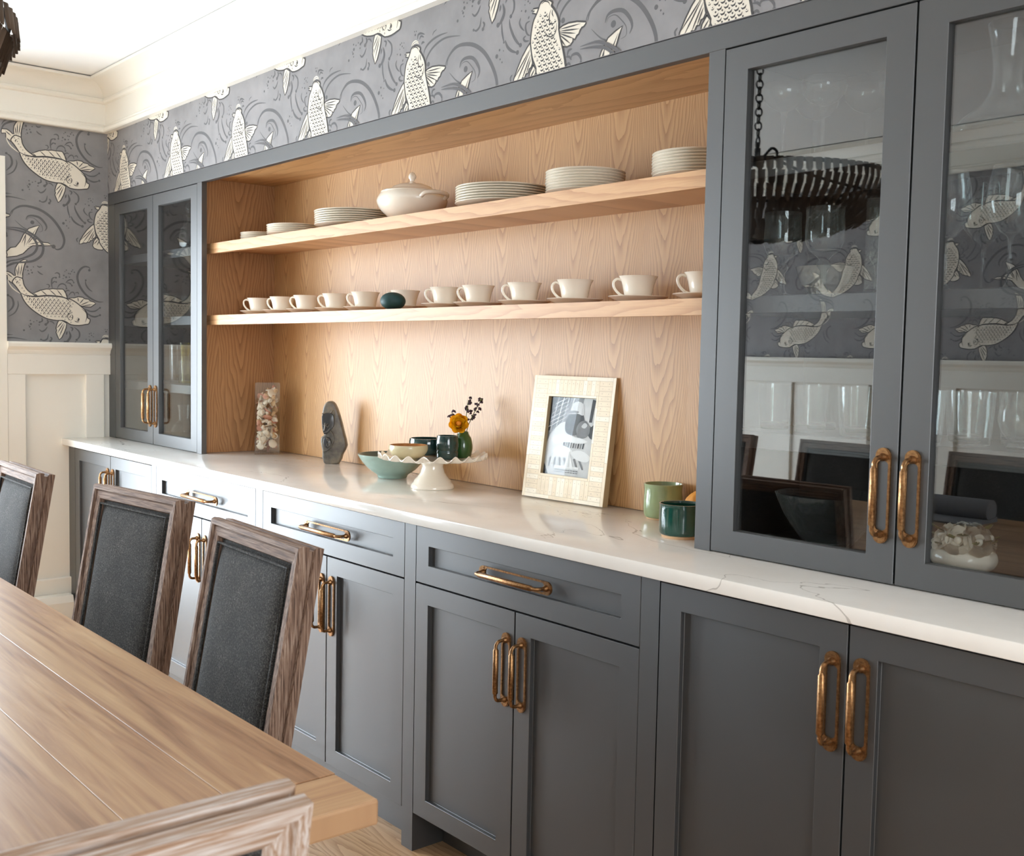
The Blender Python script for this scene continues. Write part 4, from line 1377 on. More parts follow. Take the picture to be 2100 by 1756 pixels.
# shell-filled square glass vase
VA = math.radians(62)
VC = (1.083, -0.100)
t = thing('glass_vase', 'tall square clear glass vase filled with seashells', 'vase', (VC[0], VC[1], CTZ), VA)
VH, VS = 0.283, 0.0475
bm = bm_new()
box(bm, -VS, VS, -VS, VS, 0, 0.010)
obj('base_block', bm, 'vase_glass', t)
bm = bm_new()
for (a0, a1, b0, b1) in ((-VS, VS, -VS, -VS + 0.003), (-VS, VS, VS - 0.003, VS), (-VS, -VS + 0.003, -VS + 0.003, VS - 0.003), (VS - 0.003, VS, -VS + 0.003, VS - 0.003)):
    box(bm, a0, a1, b0, b1, 0.0102, VH)
obj('glass_wall', bm, 'vase_glass', t)
def shell_clam(flat=0.35):
    bm = bm_new()
    n, m = 10, 24
    rings = []
    for j in range(n + 1):
        th = j / n * PI / 2
        ring = []
        for k in range(m):
            a = 2 * PI * k / m
            r = math.sin(th) * (1 + 0.05 * math.cos(12 * a) * math.sin(th))
            ring.append((r * math.cos(a) * (0.82 if math.cos(a) < 0 else 1.0), r * math.sin(a) * 0.95, math.cos(th) * flat))
        rings.append(ring)
    outer = [[bm.verts.new(p) for p in r] for r in rings[1:]]
    inner = [[bm.verts.new((p[0] * 0.90, p[1] * 0.90, p[2] * 0.75)) for p in r] for r in rings[1:]]
    for G2, rev in ((outer, False), (inner, True)):
        f = bm.faces.new(G2[0] if not rev else list(reversed(G2[0])))
        for A, B in zip(G2, G2[1:]):
            for k in range(m):
                q = (A[k], A[(k + 1) % m], B[(k + 1) % m], B[k])
                bm.faces.new(q if not rev else tuple(reversed(q)))
    for k in range(m):
        bm.faces.new((outer[-1][k], outer[-1][(k + 1) % m], inner[-1][(k + 1) % m], inner[-1][k]))
    return bm
def shell_whelk():
    bm = bm_new()
    pts, rad = [], []
    for k in range(44):
        a = k / 44 * 2 * PI * 3.2
        g = 1 - k / 44
        pts.append((0.55 * g * math.cos(a), 0.55 * g * math.sin(a), 1.5 * (1 - g) - 0.5))
        rad.append(0.50 * g + 0.03)
    tube(bm, pts, rad, 8)
    return bm
def shell_moon():
    bm = bm_new()
    pts, rad = [], []
    for k in range(40):
        a = k / 40 * 2 * PI * 2.2
        g = 0.86 ** (k / 3.0)
        pts.append((0.62 * g * math.cos(a), 0.62 * g * math.sin(a), 0.35 * (1 - g)))
        rad.append(0.45 * g)
    tube(bm, pts, rad, 10)
    return bm
def shell_razor():
    bm = bm_new()
    A = smooth_poly([(-1.2, 0.0), (-0.6, 0.32), (0.4, 0.40), (1.2, 0.10), (1.1, -0.12), (0.2, -0.28), (-0.8, -0.20)], 3)
    prism(bm, A, 'z', -0.05, 0.06)
    for v in bm.verts:
        v.co.z += 0.22 * v.co.y ** 2 - 0.12 * v.co.x ** 2
    return bm
SHM = []
for nm, fn in (('clam_shell', shell_clam), ('whelk_shell', shell_whelk), ('moon_snail_shell', shell_moon), ('razor_shell', shell_razor)):
    for mt in ('shell_white', 'shell_tan', 'shell_pink'):
        SHM.append((nm, mesh_of(nm, fn(), mt, smooth=45), mt))
SHL = {'shell_white': 'off-white', 'shell_tan': 'tan', 'shell_pink': 'pinkish'}
rs = random.Random(3)
z = 0.028
ca, sa = math.cos(VA), math.sin(VA)
while z < 0.262:
    for q in range(10):
        nm, me, mt = SHM[rs.choice((0, 0, 0, 1, 2)) + 3 * rs.choice((0, 0, 1, 2, 3))]
        sc = {'clam_shell': rs.uniform(0.0125, 0.0205), 'whelk_shell': rs.uniform(0.009, 0.015), 'moon_snail_shell': rs.uniform(0.012, 0.018), 'razor_shell': rs.uniform(0.013, 0.020)}[nm]
        lim = VS - 0.0045 - sc * 1.05
        side = q % 4
        if q < 8:
            p = (lim * rs.uniform(-1, 1), lim * rs.choice((-1, 1))) if side < 2 else (lim * rs.choice((-1, 1)), lim * rs.uniform(-1, 1))
        else:
            p = (rs.uniform(-1, 1) * lim, rs.uniform(-1, 1) * lim)
        if z > 0.250 and p[0] < 0.0:
            continue
        o = link(nm, me, None, (VC[0] + p[0] * ca - p[1] * sa, VC[1] + p[0] * sa + p[1] * ca, CTZ + z + rs.uniform(-0.006, 0.006)), (rs.uniform(0, 6), rs.uniform(0, 6), rs.uniform(0, 6)))
        o.scale = (sc, sc, sc)
        tag(o, SHL[mt] + ' ' + nm.replace('_', ' ') + ' among the shells in the square glass vase', 'shell', 'seashells in the square glass vase')
    z += 0.0150

# carved stone figure: two faces, one below the other, sheltered by a hood
FA = math.radians(50)
t = thing('stone_sculpture', 'grey carved stone sculpture of a hooded head above a second face', 'sculpture', (1.541, -0.077, CTZ), FA)
k = 1.66 / 1000 / 3.75 * 1.0
def fs(x, y):
    return ((x - 750) * k, (790 - y) * k * 1.02)
out = [fs(*p) for p in ((742, 282), (712, 288), (688, 318), (676, 370), (672, 440), (680, 505), (697, 552), (670, 572), (664, 620), (678, 690), (690, 788), (810, 790), (845, 712), (879, 640), (855, 540), (830, 440), (795, 335), (768, 292))]
out = smooth_poly(out, 2)
bm = bm_new()
prism(bm, out, 'y', -0.021, 0.021)
bevel_all(bm, 0.008, 3, 0.9)
obj('hooded_body', bm, 'carved_stone', t, smooth=50)
bm = bm_new()
prism(bm, smooth_poly([fs(*p) for p in ((682, 385), (748, 378), (772, 400), (775, 480), (735, 530), (696, 552), (680, 505), (674, 440))], 2), 'y', -0.0215, -0.0275)
bevel_all(bm, 0.002, 2, 0.9)
face = obj('upper_face', bm, 'polished_stone', t, smooth=50)
bm = bm_new()
tube(bm, [(fs(x, y)[0], -0.0285, fs(x, y)[1]) for x, y in ((702, 455), (701, 490), (696, 520))], [0.0016, 0.0026, 0.0034], 6)
for pts in (((684, 468), (690, 480), (697, 472)), ((708, 478), (722, 462), (738, 470), (722, 492), (708, 478)), ((690, 540), (720, 528), (742, 500))):
    tube(bm, [(fs(x, y)[0], -0.0278, fs(x, y)[1]) for x, y in pts], 0.0013, 5)
obj('facial_features', bm, 'carved_stone', face, smooth=60)
bm = bm_new()
tube(bm, smooth_poly([(fs(x, y)[0], -0.0225, fs(x, y)[1]) for x, y in ((676, 382), (745, 376), (752, 362), (772, 358), (778, 390), (770, 470), (748, 515), (765, 545), (775, 590), (760, 640), (720, 680), (684, 690))], 3, False), 0.0022, 6)
obj('carved_ridge', bm, 'carved_stone', t, smooth=60)
bm = bm_new()
prism(bm, smooth_poly([fs(*p) for p in ((700, 570), (740, 578), (756, 610), (745, 640), (715, 662), (690, 640), (688, 600))], 2), 'y', -0.0215, -0.0255)
bevel_all(bm, 0.0015, 1, 0.9)
f2 = obj('lower_face', bm, 'polished_stone', t, smooth=50)
bm = bm_new()
for pts in (((712, 575), (722, 600), (738, 610), (726, 585), (712, 575)), ((716, 640), (722, 622), (738, 624), (728, 650), (716, 640)), ((742, 600), (746, 625), (740, 645))):
    tube(bm, [(fs(x, y)[0], -0.0262, fs(x, y)[1]) for x, y in pts], 0.0013, 5)
obj('facial_features', bm, 'carved_stone', f2, smooth=60)

# large celadon bowl
def vessel(name, label, cat, loc, outer, t, mats, seg=48, inner_mat=None, foot=None, group=None, rf=None):
    th = thing(name, label, cat, loc, 0, group)
    bm = bm_new()
    prof = wall_prof(outer, t)
    n_out = len(outer)
    rings = lathe(bm, prof, seg, rf=rf)
    if inner_mat:
        bm.faces.ensure_lookup_table()
        for i, f in enumerate(bm.faces):
            if i >= seg * (n_out):
                f.material_index = 1
    obj('body', bm, [mats, inner_mat] if inner_mat else mats, th, smooth=50)
    if foot:
        bm = bm_new()
        lathe(bm, [(0, -0.0003)] + foot + [(0, foot[-1][1])], seg)
        obj('foot', bm, 'bare_clay', th, smooth=40)
    return th
vessel('ceramic_bowl', 'wide celadon ceramic bowl partly behind the cake stand', 'bowl', (2.034, -0.140, CTZ),
       smooth_poly([(0.047, 0.0), (0.049, 0.004), (0.052, 0.010), (0.075, 0.026), (0.096, 0.048), (0.110, 0.068), (0.1145, 0.078)], 3, False), 0.005, 'celadon', inner_mat='celadon_inside')

# ruffled cake stand
t = thing('cake_stand', 'white ceramic cake stand with ruffled rim', 'cake stand', (2.330, -0.192, CTZ))
bm = bm_new()
lathe(bm, [(0, 0), (0.066, 0), (0.067, 0.004), (0.064, 0.012), (0.058, 0.018), (0.056, 0.024), (0.046, 0.034), (0.037, 0.048), (0.032, 0.066), (0.034, 0.078), (0.040, 0.0835), (0, 0.0835)], 48)
obj('pedestal', bm, 'porcelain', t, smooth=40)
bm = bm_new()
NR = 22
def ruf(a, i):
    return 1.0
seg = 176
prof = [(0.0, 0.084), (0.09, 0.084), (0.13, 0.0865), (0.148, 0.090), (0.160, 0.096), (0.166, 0.100), (0.1655, 0.103), (0.158, 0.0995), (0.146, 0.0945), (0.13, 0.091), (0.09, 0.0885), (0.0, 0.0885)]
amp = [0, 0, 0, 0.35, 0.8, 1, 1, 0.8, 0.35, 0, 0, 0]
rings = lathe(bm, prof, seg)
for ring, a in zip(rings, amp):
    if a and len(ring) > 1:
        for q, v in enumerate(ring):
            an = 2 * PI * q / seg * NR
            v.co.z += a * 0.0075 * math.sin(an)
            s = 1 + a * 0.016 * math.cos(an)
            v.co.x *= s; v.co.y *= s
obj('plate', bm, 'porcelain', t, smooth=50)
PZ = CTZ + 0.0887
vessel('small_bowl', 'small cream ceramic bowl with tan rim on the cake stand', 'bowl', (2.300, -0.262, PZ),
       smooth_poly([(0.026, 0.0), (0.028, 0.002), (0.046, 0.010), (0.057, 0.024), (0.0595, 0.036), (0.058, 0.044)], 3, False), 0.0035, 'cream_glaze', inner_mat='tan_glaze')
vessel('small_bowl', 'dark green glazed bowl at the back of the cake stand', 'bowl', (2.236, -0.147, PZ),
       smooth_poly([(0.028, 0.0), (0.030, 0.002), (0.045, 0.008), (0.055, 0.024), (0.057, 0.042), (0.0545, 0.056)], 3, False), 0.004, 'dark_glaze', foot=[(0.031, -0.0002), (0.031, 0.003)])
vessel('ceramic_cup', 'dark green glazed cup on the cake stand', 'cup', (2.347, -0.150, PZ),
       smooth_poly([(0.030, 0.0), (0.0335, 0.003), (0.0345, 0.012), (0.0350, 0.022), (0.0335, 0.026), (0.0350, 0.032), (0.0350, 0.052), (0.0335, 0.064), (0.0320, 0.072)], 2, False), 0.003, 'dark_glaze')
vessel('bud_vase', 'small green bud vase holding a yellow flower on the cake stand', 'vase', (2.340, -0.084, PZ),
       smooth_poly([(0.022, 0.0), (0.025, 0.003), (0.029, 0.020), (0.030, 0.038), (0.026, 0.060), (0.018, 0.074), (0.016, 0.082)], 3, False), 0.0025, 'green_glaze')
# ranunculus
FL = Vector((2.345, -0.106, CTZ + 0.196))
fl = thing('ranunculus_flower', 'yellow ranunculus flower standing in the green bud vase', 'flower', (2.340, -0.084, PZ + 0.006))
base = Vector(fl.location)
view = (Vector((5.03, -2.155, 1.32)) - FL).normalized()
zax = (view + Vector((0, 0, 0.10))).normalized()
xax = Vector((0, 0, 1)).cross(zax).normalized()
yax = zax.cross(xax)
FR = Matrix((xax, yax, zax)).transposed()
def petal2(r, w, cup):
    bm = bm_new()
    g = []
    for j in range(6):
        v = j / 5
        row = []
        for i in range(7):
            u = i / 6 * 2 - 1
            ww = w * math.sin(PI * (0.12 + 0.72 * v)) * 1.0
            row.append(bm.verts.new((u * ww, r * v * (1 - 0.10 * u * u), cup * (v ** 2) * (1 - 0.25 * u * u) + 0.004 * u * u)))
        g.append(row)
    for j in range(5):
        for i in range(6):
            bm.faces.new((g[j][i], g[j][i + 1], g[j + 1][i + 1], g[j + 1][i]))
    bmesh.ops.solidify(bm, geom=bm.faces[:], thickness=0.0008)
    return mesh_of('petal', bm, 'flower_yellow', smooth=60)
for (r, w, cup, cnt, off) in ((0.032, 0.017, 0.004, 7, 0), (0.027, 0.015, 0.010, 6, 0.4), (0.021, 0.012, 0.014, 6, 0.1), (0.014, 0.009, 0.015, 5, 0.5)):
    me = petal2(r, w, cup)
    for q in range(cnt):
        a = 2 * PI * q / cnt + off
        o = link('petal', me, fl)
        o.matrix_local = Matrix.Translation(FL - base) @ FR.to_4x4() @ Matrix.Rotation(a, 4, 'Z')
bm = bm_new()
lathe(bm, [(0, 0.0), (0.006, 0.002), (0.0085, 0.008), (0.006, 0.014), (0, 0.016)], 16)
o = obj('flower_heart', bm, 'flower_heart', fl, smooth=60)
o.matrix_local = Matrix.Translation(FL - base) @ FR.to_4x4()
bm = bm_new()
tube(bm, smooth_poly([(0, 0, 0), (0.002, 0.0, 0.05), (0.006, -0.004, 0.088), tuple(FL - base - zax * 0.002)], 4, False), 0.0018, 6)
obj('stem', bm, 'stem_green', fl, smooth=60)
# purple sprigs
rs = random.Random(5)
for idx, (tx, ty, tz, lab) in enumerate(((0.006, 0.010, 0.172, 'dark purple flower sprig rising tallest from the bud vase'), (0.036, 0.034, 0.170, 'dark purple flower sprig leaning over beyond the yellow flower, green bud at its tip'), (-0.030, -0.030, 0.132, 'short dark purple sprig beside the yellow flower, over the dark cup'))):
    sp = thing('flower_sprig', lab, 'flower', (2.340 + 0.002 * idx, -0.084 + 0.004, PZ + 0.008), 0, 'purple sprigs in the bud vase')
    path = smooth_poly([(0, 0, 0), (tx * 0.12, ty * 0.12, 0.072), (tx * 0.45, ty * 0.45, tz * 0.70 if tz > 0.1 else 0.1), (tx, ty, tz)], 5, False)
    bm = bm_new(); tube(bm, path, 0.0013, 6)
    obj('stem', bm, 'stem_green', sp, smooth=60)
    for q in range(18):
        c = Vector(path[-1 - q % 6]) + Vector((rs.uniform(-0.011, 0.011), rs.uniform(-0.011, 0.011), rs.uniform(-0.010, 0.010)))
        bm = bm_new()
        for w_ in range(5):
            d = Vector((rs.uniform(-1, 1), rs.uniform(-1, 1), rs.uniform(-0.6, 1))).normalized() * 0.0032
            lathe(bm, [(0, -0.003), (0.0024, -0.001), (0.0026, 0.001), (0, 0.0032)], 6, cx=d.x, cy=d.y, cz=d.z)
        obj('floret', bm, 'sprig_purple', sp, tuple(c), smooth=60)
    if idx == 1:
        bm = bm_new(); lathe(bm, [(0, 0), (0.003, 0.003), (0.0035, 0.009), (0, 0.015)], 8)
        obj('bud', bm, 'stem_green', sp, path[-1], (0.6, 1.0, 0), smooth=60)

# inlaid photo frame leaning on the oak back
FWD, FHT, FTH = 0.318, 0.356, 0.020
lean = math.atan2(0.046, 0.353)
t = thing('photo_frame', 'bone-inlaid picture frame with black and white photograph, leaning on the oak back', 'picture frame', (2.769, -0.0615, CTZ + 0.0005), math.radians(3.2))
hw = FWD / 2
bl, bt, bb = 0.066, 0.060, 0.072
bm = bm_new()
for (a0, a1, c0, c1) in ((-hw, -hw + bl, 0, FHT), (hw - bl, hw, 0, FHT), (-hw + bl, hw - bl, FHT - bt, FHT), (-hw + bl, hw - bl, 0, bb)):
    box(bm, a0, a1, -FTH / 2, FTH / 2, c0, c1)
bmesh.ops.remove_doubles(bm, verts=bm.verts, dist=1e-6)
LM = Matrix.Rotation(-lean, 4, 'X') @ Matrix.Translation((0, FTH / 2, 0))
def fput(name, bm, mat, parent=t, smooth=None):
    bmesh.ops.transform(bm, matrix=LM, verts=bm.verts)
    return obj(name, bm, mat, parent, smooth=smooth)
fr = fput('frame', bm, 'bone_joint')
yf = -FTH / 2
def tile(a0, a1, c0, c1, dots, mat):
    bm = bm_new()
    box(bm, a0 + 0.0003, a1 - 0.0003, yf - 0.0011, yf + 0.0004, c0 + 0.0003, c1 - 0.0003, 0)
    for (dx, dz) in dots:
        f = bm.faces.new([bm.verts.new((dx + 0.00085 * math.cos(2 * PI * q / 6), yf - 0.0012, dz + 0.00085 * math.sin(2 * PI * q / 6))) for q in range(6)])
        f.material_index = 1
    fput('inlay_tile', bm, [mat, 'print_line'], fr)
rt = random.Random(9)
bn = lambda: rt.choice(('bone', 'bone', 'bone_pale'))
e0, e1 = 0.011, 0.0075                               # plain outer and inner bands
for s in (-1, 1):                                    # side bands and columns of small tiles
    xo, xi = s * hw, s * (hw - bl)
    for c0, c1 in ((0.0, 0.12), (0.12, 0.25), (0.25, FHT)):
        a = sorted((xo, xo - s * e0)); tile(a[0], a[1], c0, c1, [], bn())
    for c0, c1 in ((bb - e1, 0.17), (0.17, 0.27), (0.27, FHT - bt + e1)):
        a = sorted((xi, xi + s * e1)); tile(a[0], a[1], c0, c1, [], bn())
    a = sorted((xo - s * e0, xi + s * e1))
    n_ = 24
    for q in range(n_):
        c0 = e0 + (FHT - 2 * e0) * q / n_
        c1 = e0 + (FHT - 2 * e0) * (q + 1) / n_
        tile(a[0], a[1], c0, c1, [(a[0] + 0.012, (c0 + c1) / 2), (a[1] - 0.012, (c0 + c1) / 2)], bn())
for zo, zi, sg in ((FHT, FHT - bt, -1), (0.0, bb, 1)):
    x0_, x1_ = -hw + e0, hw - e0
    for q in range(3):
        c = sorted((zo, zo + sg * e0)); tile(x0_ + (x1_ - x0_) * q / 3, x0_ + (x1_ - x0_) * (q + 1) / 3, c[0], c[1], [], bn())
    x0_, x1_ = -hw + bl - e1, hw - bl + e1
    for q in range(2):
        c = sorted((zi, zi - sg * e1)); tile(-hw + bl + (FWD - 2 * bl) * q / 2, -hw + bl + (FWD - 2 * bl) * (q + 1) / 2, c[0], c[1], [], bn())
    c = sorted((zo + sg * e0, zi - sg * e1))
    n_ = 13
    for q in range(n_):
        a0 = x0_ + (x1_ - x0_) * q / n_
        a1 = x0_ + (x1_ - x0_) * (q + 1) / n_
        tile(a0, a1, c[0], c[1], [((a0 + a1) / 2, c[0] + 0.010), ((a0 + a1) / 2, c[1] - 0.010)], bn())
bm = bm_new(); box(bm, -hw + bl, hw - bl, 0.002, 0.004, bb, FHT - bt)
ph = fput('photograph', bm, 'photo_mid')
bm = bm_new()
pw_, ph_ = FWD - 2 * bl, FHT - bt - bb
def P2(u, v):
    return (-hw + bl + u * pw_, bb + v * ph_)
def shape(pts, mi, d, sm=True):
    p = [P2(*q) for q in pts]
    if sm:
        p = smooth_poly(p, 3)
    vs = [bm.verts.new((a, 0.002 - 0.00015 * d, b)) for a, b in p]
    f = bm.faces.new(vs)
    f.material_index = mi
    bmesh.ops.triangulate(bm, faces=[f])
shape([(0, 0.55), (0.30, 0.70), (0.42, 1), (0, 1)], 3, 1, False)
shape([(0.62, 0.72), (1, 0.62), (1, 1), (0.70, 1)], 1, 1, False)
for q in range(6):
    shape([(0.0 + 0.02 * q, 0.60 + 0.06 * q), (0.0 + 0.02 * q, 0.612 + 0.06 * q), (0.38, 0.76 + 0.05 * q), (0.38, 0.75 + 0.05 * q)], 1, 2, False)
for q in range(4):
    shape([(0.05 + 0.10 * q, 0.58), (0.062 + 0.10 * q, 0.58), (0.17 + 0.11 * q, 1.0), (0.155 + 0.11 * q, 1.0)], 4 if q % 2 else 1, 3, False)
shape([(0.84, 0.70), (0.90, 0.70), (0.94, 0.98), (0.87, 0.99)], 3, 2, False)
shape([(0.0, 0.0), (0.0, 0.40), (0.16, 0.60), (0.34, 0.69), (0.44, 0.60), (0.58, 0.50), (0.80, 0.52), (1.0, 0.58), (1.0, 0.0)], 1, 4)
shape([(0.38, 0.56), (0.36, 0.70), (0.44, 0.80), (0.58, 0.84), (0.72, 0.78), (0.74, 0.64), (0.58, 0.52)], 3, 5)
shape([(0.34, 0.795), (0.44, 0.83), (0.46, 0.91), (0.56, 0.955), (0.68, 0.93), (0.73, 0.84), (0.70, 0.78), (0.60, 0.80), (0.48, 0.79)], 1, 6)
shape([(0.34, 0.80), (0.47, 0.835), (0.60, 0.83), (0.60, 0.81), (0.46, 0.80)], 2, 7)
shape([(0.60, 0.58), (0.64, 0.68), (0.76, 0.72), (0.86, 0.66), (0.88, 0.57), (0.80, 0.50), (0.68, 0.50)], 2, 7)
shape([(0.70, 0.64), (0.76, 0.69), (0.82, 0.66), (0.77, 0.62)], 1, 8)
shape([(0.84, 0.58), (0.96, 0.68), (1.0, 0.60), (1.0, 0.50), (0.90, 0.50)], 3, 6)
shape([(0.10, 0.47), (0.34, 0.52), (0.60, 0.50), (0.86, 0.46), (0.70, 0.42), (0.40, 0.43), (0.18, 0.40)], 4, 8)
for q in range(9):
    shape([(0.36 + 0.05 * q, 0.36), (0.385 + 0.05 * q, 0.36), (0.40 + 0.05 * q, 0.43), (0.37 + 0.05 * q, 0.43)], 2 if q % 2 else 3, 8, False)
shape([(0.16, 0.30), (0.34, 0.38), (0.56, 0.33), (0.50, 0.26), (0.30, 0.24)], 4, 9)
shape([(0.54, 0.30), (0.74, 0.34), (0.94, 0.27), (0.88, 0.20), (0.66, 0.22)], 4, 9)
for q in range(7):
    shape([(0.08 + 0.12 * q, 0.10), (0.115 + 0.12 * q, 0.10), (0.14 + 0.10 * q, 0.23), (0.10 + 0.10 * q, 0.22)], 2, 8, False)
shape([(0.42, 0.11), (0.51, 0.31), (0.62, 0.11)], 4, 10, False)
shape([(0.51, 0.31), (0.53, 0.31), (0.54, 0.11), (0.50, 0.11)], 1, 11, False)
shape([(0.22, 0.095), (0.74, 0.095), (0.74, 0.125), (0.22, 0.125)], 4, 11, False)
shape([(0.0, 0.0), (0.0, 0.14), (0.10, 0.0)], 3, 10, False)
for v in (0.065, 0.040):
    for q in range(9):
        shape([(0.24 + 0.055 * q, v), (0.285 + 0.055 * q, v), (0.285 + 0.055 * q, v + 0.011), (0.24 + 0.055 * q, v + 0.011)], 2, 12, False)
bmesh.ops.transform(bm, matrix=LM, verts=bm.verts)
obj('photo_print', bm, ['photo_mid', 'photo_light', 'photo_mid', 'photo_dark', 'photo_white'], ph, fix=False)
bm = bm_new(); box(bm, -hw + bl, hw - bl, -0.0020, -0.0005, bb, FHT - bt)
fput('cover_glass', bm, 'photo_glass', fr)

# two cups by the stemware cabinet, and a little gourd
vessel('ceramic_cup', 'pale green glazed ceramic cup, the taller of two by the cabinet', 'cup', (3.155, -0.062, CTZ + 0.004),
       smooth_poly([(0.042, 0.0), (0.047, 0.004), (0.0495, 0.020), (0.0495, 0.045), (0.0480, 0.070), (0.0500, 0.086)], 3, False), 0.0032, 'pale_green_glaze', foot=[(0.0405, -0.0042), (0.0425, 0.003)])
vessel('ceramic_cup', 'dark teal glazed low ceramic cup by the cabinet', 'cup', (3.375, -0.243, CTZ + 0.006),
       smooth_poly([(0.045, 0.0), (0.0495, 0.004), (0.0510, 0.016), (0.0510, 0.045), (0.0505, 0.064), (0.0515, 0.072)], 3, False), 0.0035, 'teal_glaze', foot=[(0.0440, -0.0062), (0.0460, 0.004)])
t = thing('ornamental_gourd', 'small orange gourd behind the dark teal cup', 'gourd', (3.312, -0.100, CTZ))
bm = bm_new()
lathe(bm, smooth_poly([(0.0, 0.0), (0.024, 0.003), (0.040, 0.022), (0.043, 0.046), (0.034, 0.072), (0.016, 0.088), (0.0, 0.092)], 2, False)[0:-1] + [(0, 0.092)], 40, rf=lambda a, i: 1 + 0.05 * math.cos(8 * a))
obj('flesh', bm, 'gourd', t, smooth=60)
bm = bm_new(); tube(bm, [(0, 0, 0.088), (0.002, 0, 0.098), (0.007, 0.002, 0.106)], 0.0032, 6)
obj('stalk', bm, 'stem_green', t, smooth=60)

# ------------------------------------------------------------------ glassware
def glass_obj(name, label, cat, loc, outer, t=0.0018, mat='clear_glass', seg=28, group=None, rf=None, solid_to=None):
    """stem or body profile (r, z) from the base up; the last points are the rim; hollow above solid_to"""
    bm = bm_new()
    z0 = solid_to if solid_to is not None else outer[0][1] + t
    inner = [(max(r - t, 0.0006), z) for r, z in reversed(outer) if z > z0 + t]
    lathe(bm, [(0, outer[0][1])] + outer + inner + [(0, z0 + t)], seg, rf=rf)
    o = obj(name, bm, mat, None, loc, smooth=45)
    return tag(o, label, cat, group)
def copy_glass(o, loc, label=None):
    c = o.copy(); COL.objects.link(c); c.location = loc
    if label:
        c['label'] = label
    return c
Z1, Z2, Z3, Z0 = SHZ[0] + 0.0003, SHZ[1] + 0.0003, SHZ[2] + 0.0003, 0.9323
coupe_p = [(0.034, 0.0), (0.033, 0.002), (0.012, 0.006), (0.0045, 0.014), (0.004, 0.06), (0.0045, 0.096), (0.008, 0.100), (0.006, 0.105), (0.010, 0.112), (0.030, 0.122), (0.044, 0.138), (0.047, 0.152), (0.044, 0.166)]
g = 'coupe glasses on the top shelf of the stemware cabinet'
lb = 'clear long-stemmed coupe glass on the top shelf of the stemware cabinet'
a = glass_obj('coupe_glass', lb, 'glass', (3.690, -0.205, Z1), coupe_p, group=g, solid_to=0.110)
for x, y in ((3.600, -0.100), (3.715, -0.085), (3.810, -0.110), (3.600, -0.215)):
    copy_glass(a, (x, y, Z1))
gob = [(0.036, 0.0), (0.035, 0.003), (0.012, 0.010), (0.0075, 0.022), (0.007, 0.052), (0.013, 0.060), (0.015, 0.066), (0.009, 0.074), (0.016, 0.082), (0.032, 0.094), (0.039, 0.112), (0.0395, 0.135), (0.038, 0.160), (0.0385, 0.180)]
g = 'cut crystal goblets in the stemware cabinet'
a = glass_obj('crystal_goblet', 'cut crystal goblet with knopped stem on the middle shelf, by the white bowl', 'glass', (3.712, -0.215, Z2), gob, mat='cut_glass', group=g, solid_to=0.090, rf=lambda an, i: 1 + (0.02 if 9 < i < 14 else 0.0) * math.cos(14 * an))
copy_glass(a, (3.597, -0.200, Z2))
vessel('china_bowl', 'white footed china bowl behind the crystal goblets', 'bowl', (3.640, -0.105, Z2), smooth_poly([(0.020, 0.0), (0.026, 0.004), (0.034, 0.016), (0.040, 0.026), (0.049, 0.033), (0.056, 0.052), (0.061, 0.070)], 2, False), 0.003, 'porcelain')
g = 'flute glasses in the stemware cabinet'
fl_p = [(0.030, 0.0), (0.029, 0.002), (0.006, 0.008), (0.004, 0.05), (0.006, 0.066), (0.016, 0.082), (0.021, 0.12), (0.021, 0.16), (0.019, 0.188)]
a = glass_obj('champagne_flute', 'slim clear flute glass on the middle shelf behind the goblets', 'glass', (3.760, -0.095, Z2), fl_p, group=g, solid_to=0.07)
copy_glass(a, (3.815, -0.090, Z2))
t_ = thing('rectangular_vase', 'narrow rectangular clear glass vase on the middle shelf of the stemware cabinet', 'vase', (3.845, -0.215, Z2))
bm = bm_new()
box(bm, -0.024, 0.024, -0.024, 0.024, 0, 0.009)
obj('base_block', bm, 'clear_glass', t_)
bm = bm_new()
for (a0, a1, b0, b1) in ((-0.024, 0.024, -0.024, -0.021), (-0.024, 0.024, 0.021, 0.024), (-0.024, -0.021, -0.021, 0.021), (0.021, 0.024, -0.021, 0.021)):
    box(bm, a0, a1, b0, b1, 0.0091, 0.185)
obj('glass_wall', bm, 'clear_glass', t_)
tum = [(0.028, 0.0), (0.030, 0.002), (0.0315, 0.014), (0.035, 0.060), (0.037, 0.098)]
g = 'clear tumblers on the lower shelf of the stemware cabinet'
lb = 'clear straight-sided tumbler on the lower shelf of the stemware cabinet'
a = glass_obj('tumbler', lb, 'glass', (3.585, -0.190, Z3), tum, group=g, solid_to=0.012)
for x, y in ((3.690, -0.210), (3.640, -0.095), (3.745, -0.110), (3.800, -0.215), (3.850, -0.110), (3.960, -0.235), (3.990, -0.140), (4.047, -0.220), (4.090, -0.130)):
    copy_glass(a, (x, y, Z3))
mug = thing('glass_mug', 'clear round-bellied glass mug among the tumblers', 'glass', (4.135, -0.215, Z3))
bm = bm_new()
op = smooth_poly([(0.024, 0.0), (0.026, 0.003), (0.020, 0.010), (0.032, 0.026), (0.041, 0.050), (0.037, 0.078), (0.034, 0.098)], 2, False)
lathe(bm, wall_prof(op, 0.002), 28)
obj('body', bm, 'clear_glass', mug, smooth=45)
bm = bm_new()
tube(bm, smooth_poly([(0.036, 0, 0.082), (0.056, 0, 0.080), (0.062, 0, 0.056), (0.050, 0, 0.034), (0.038, 0, 0.034)], 3, False), 0.004, 8)
obj('handle', bm, 'clear_glass', mug, smooth=60)
rib = lambda n_, amp_: (lambda an, i: 1 + amp_ * math.cos(n_ * an))
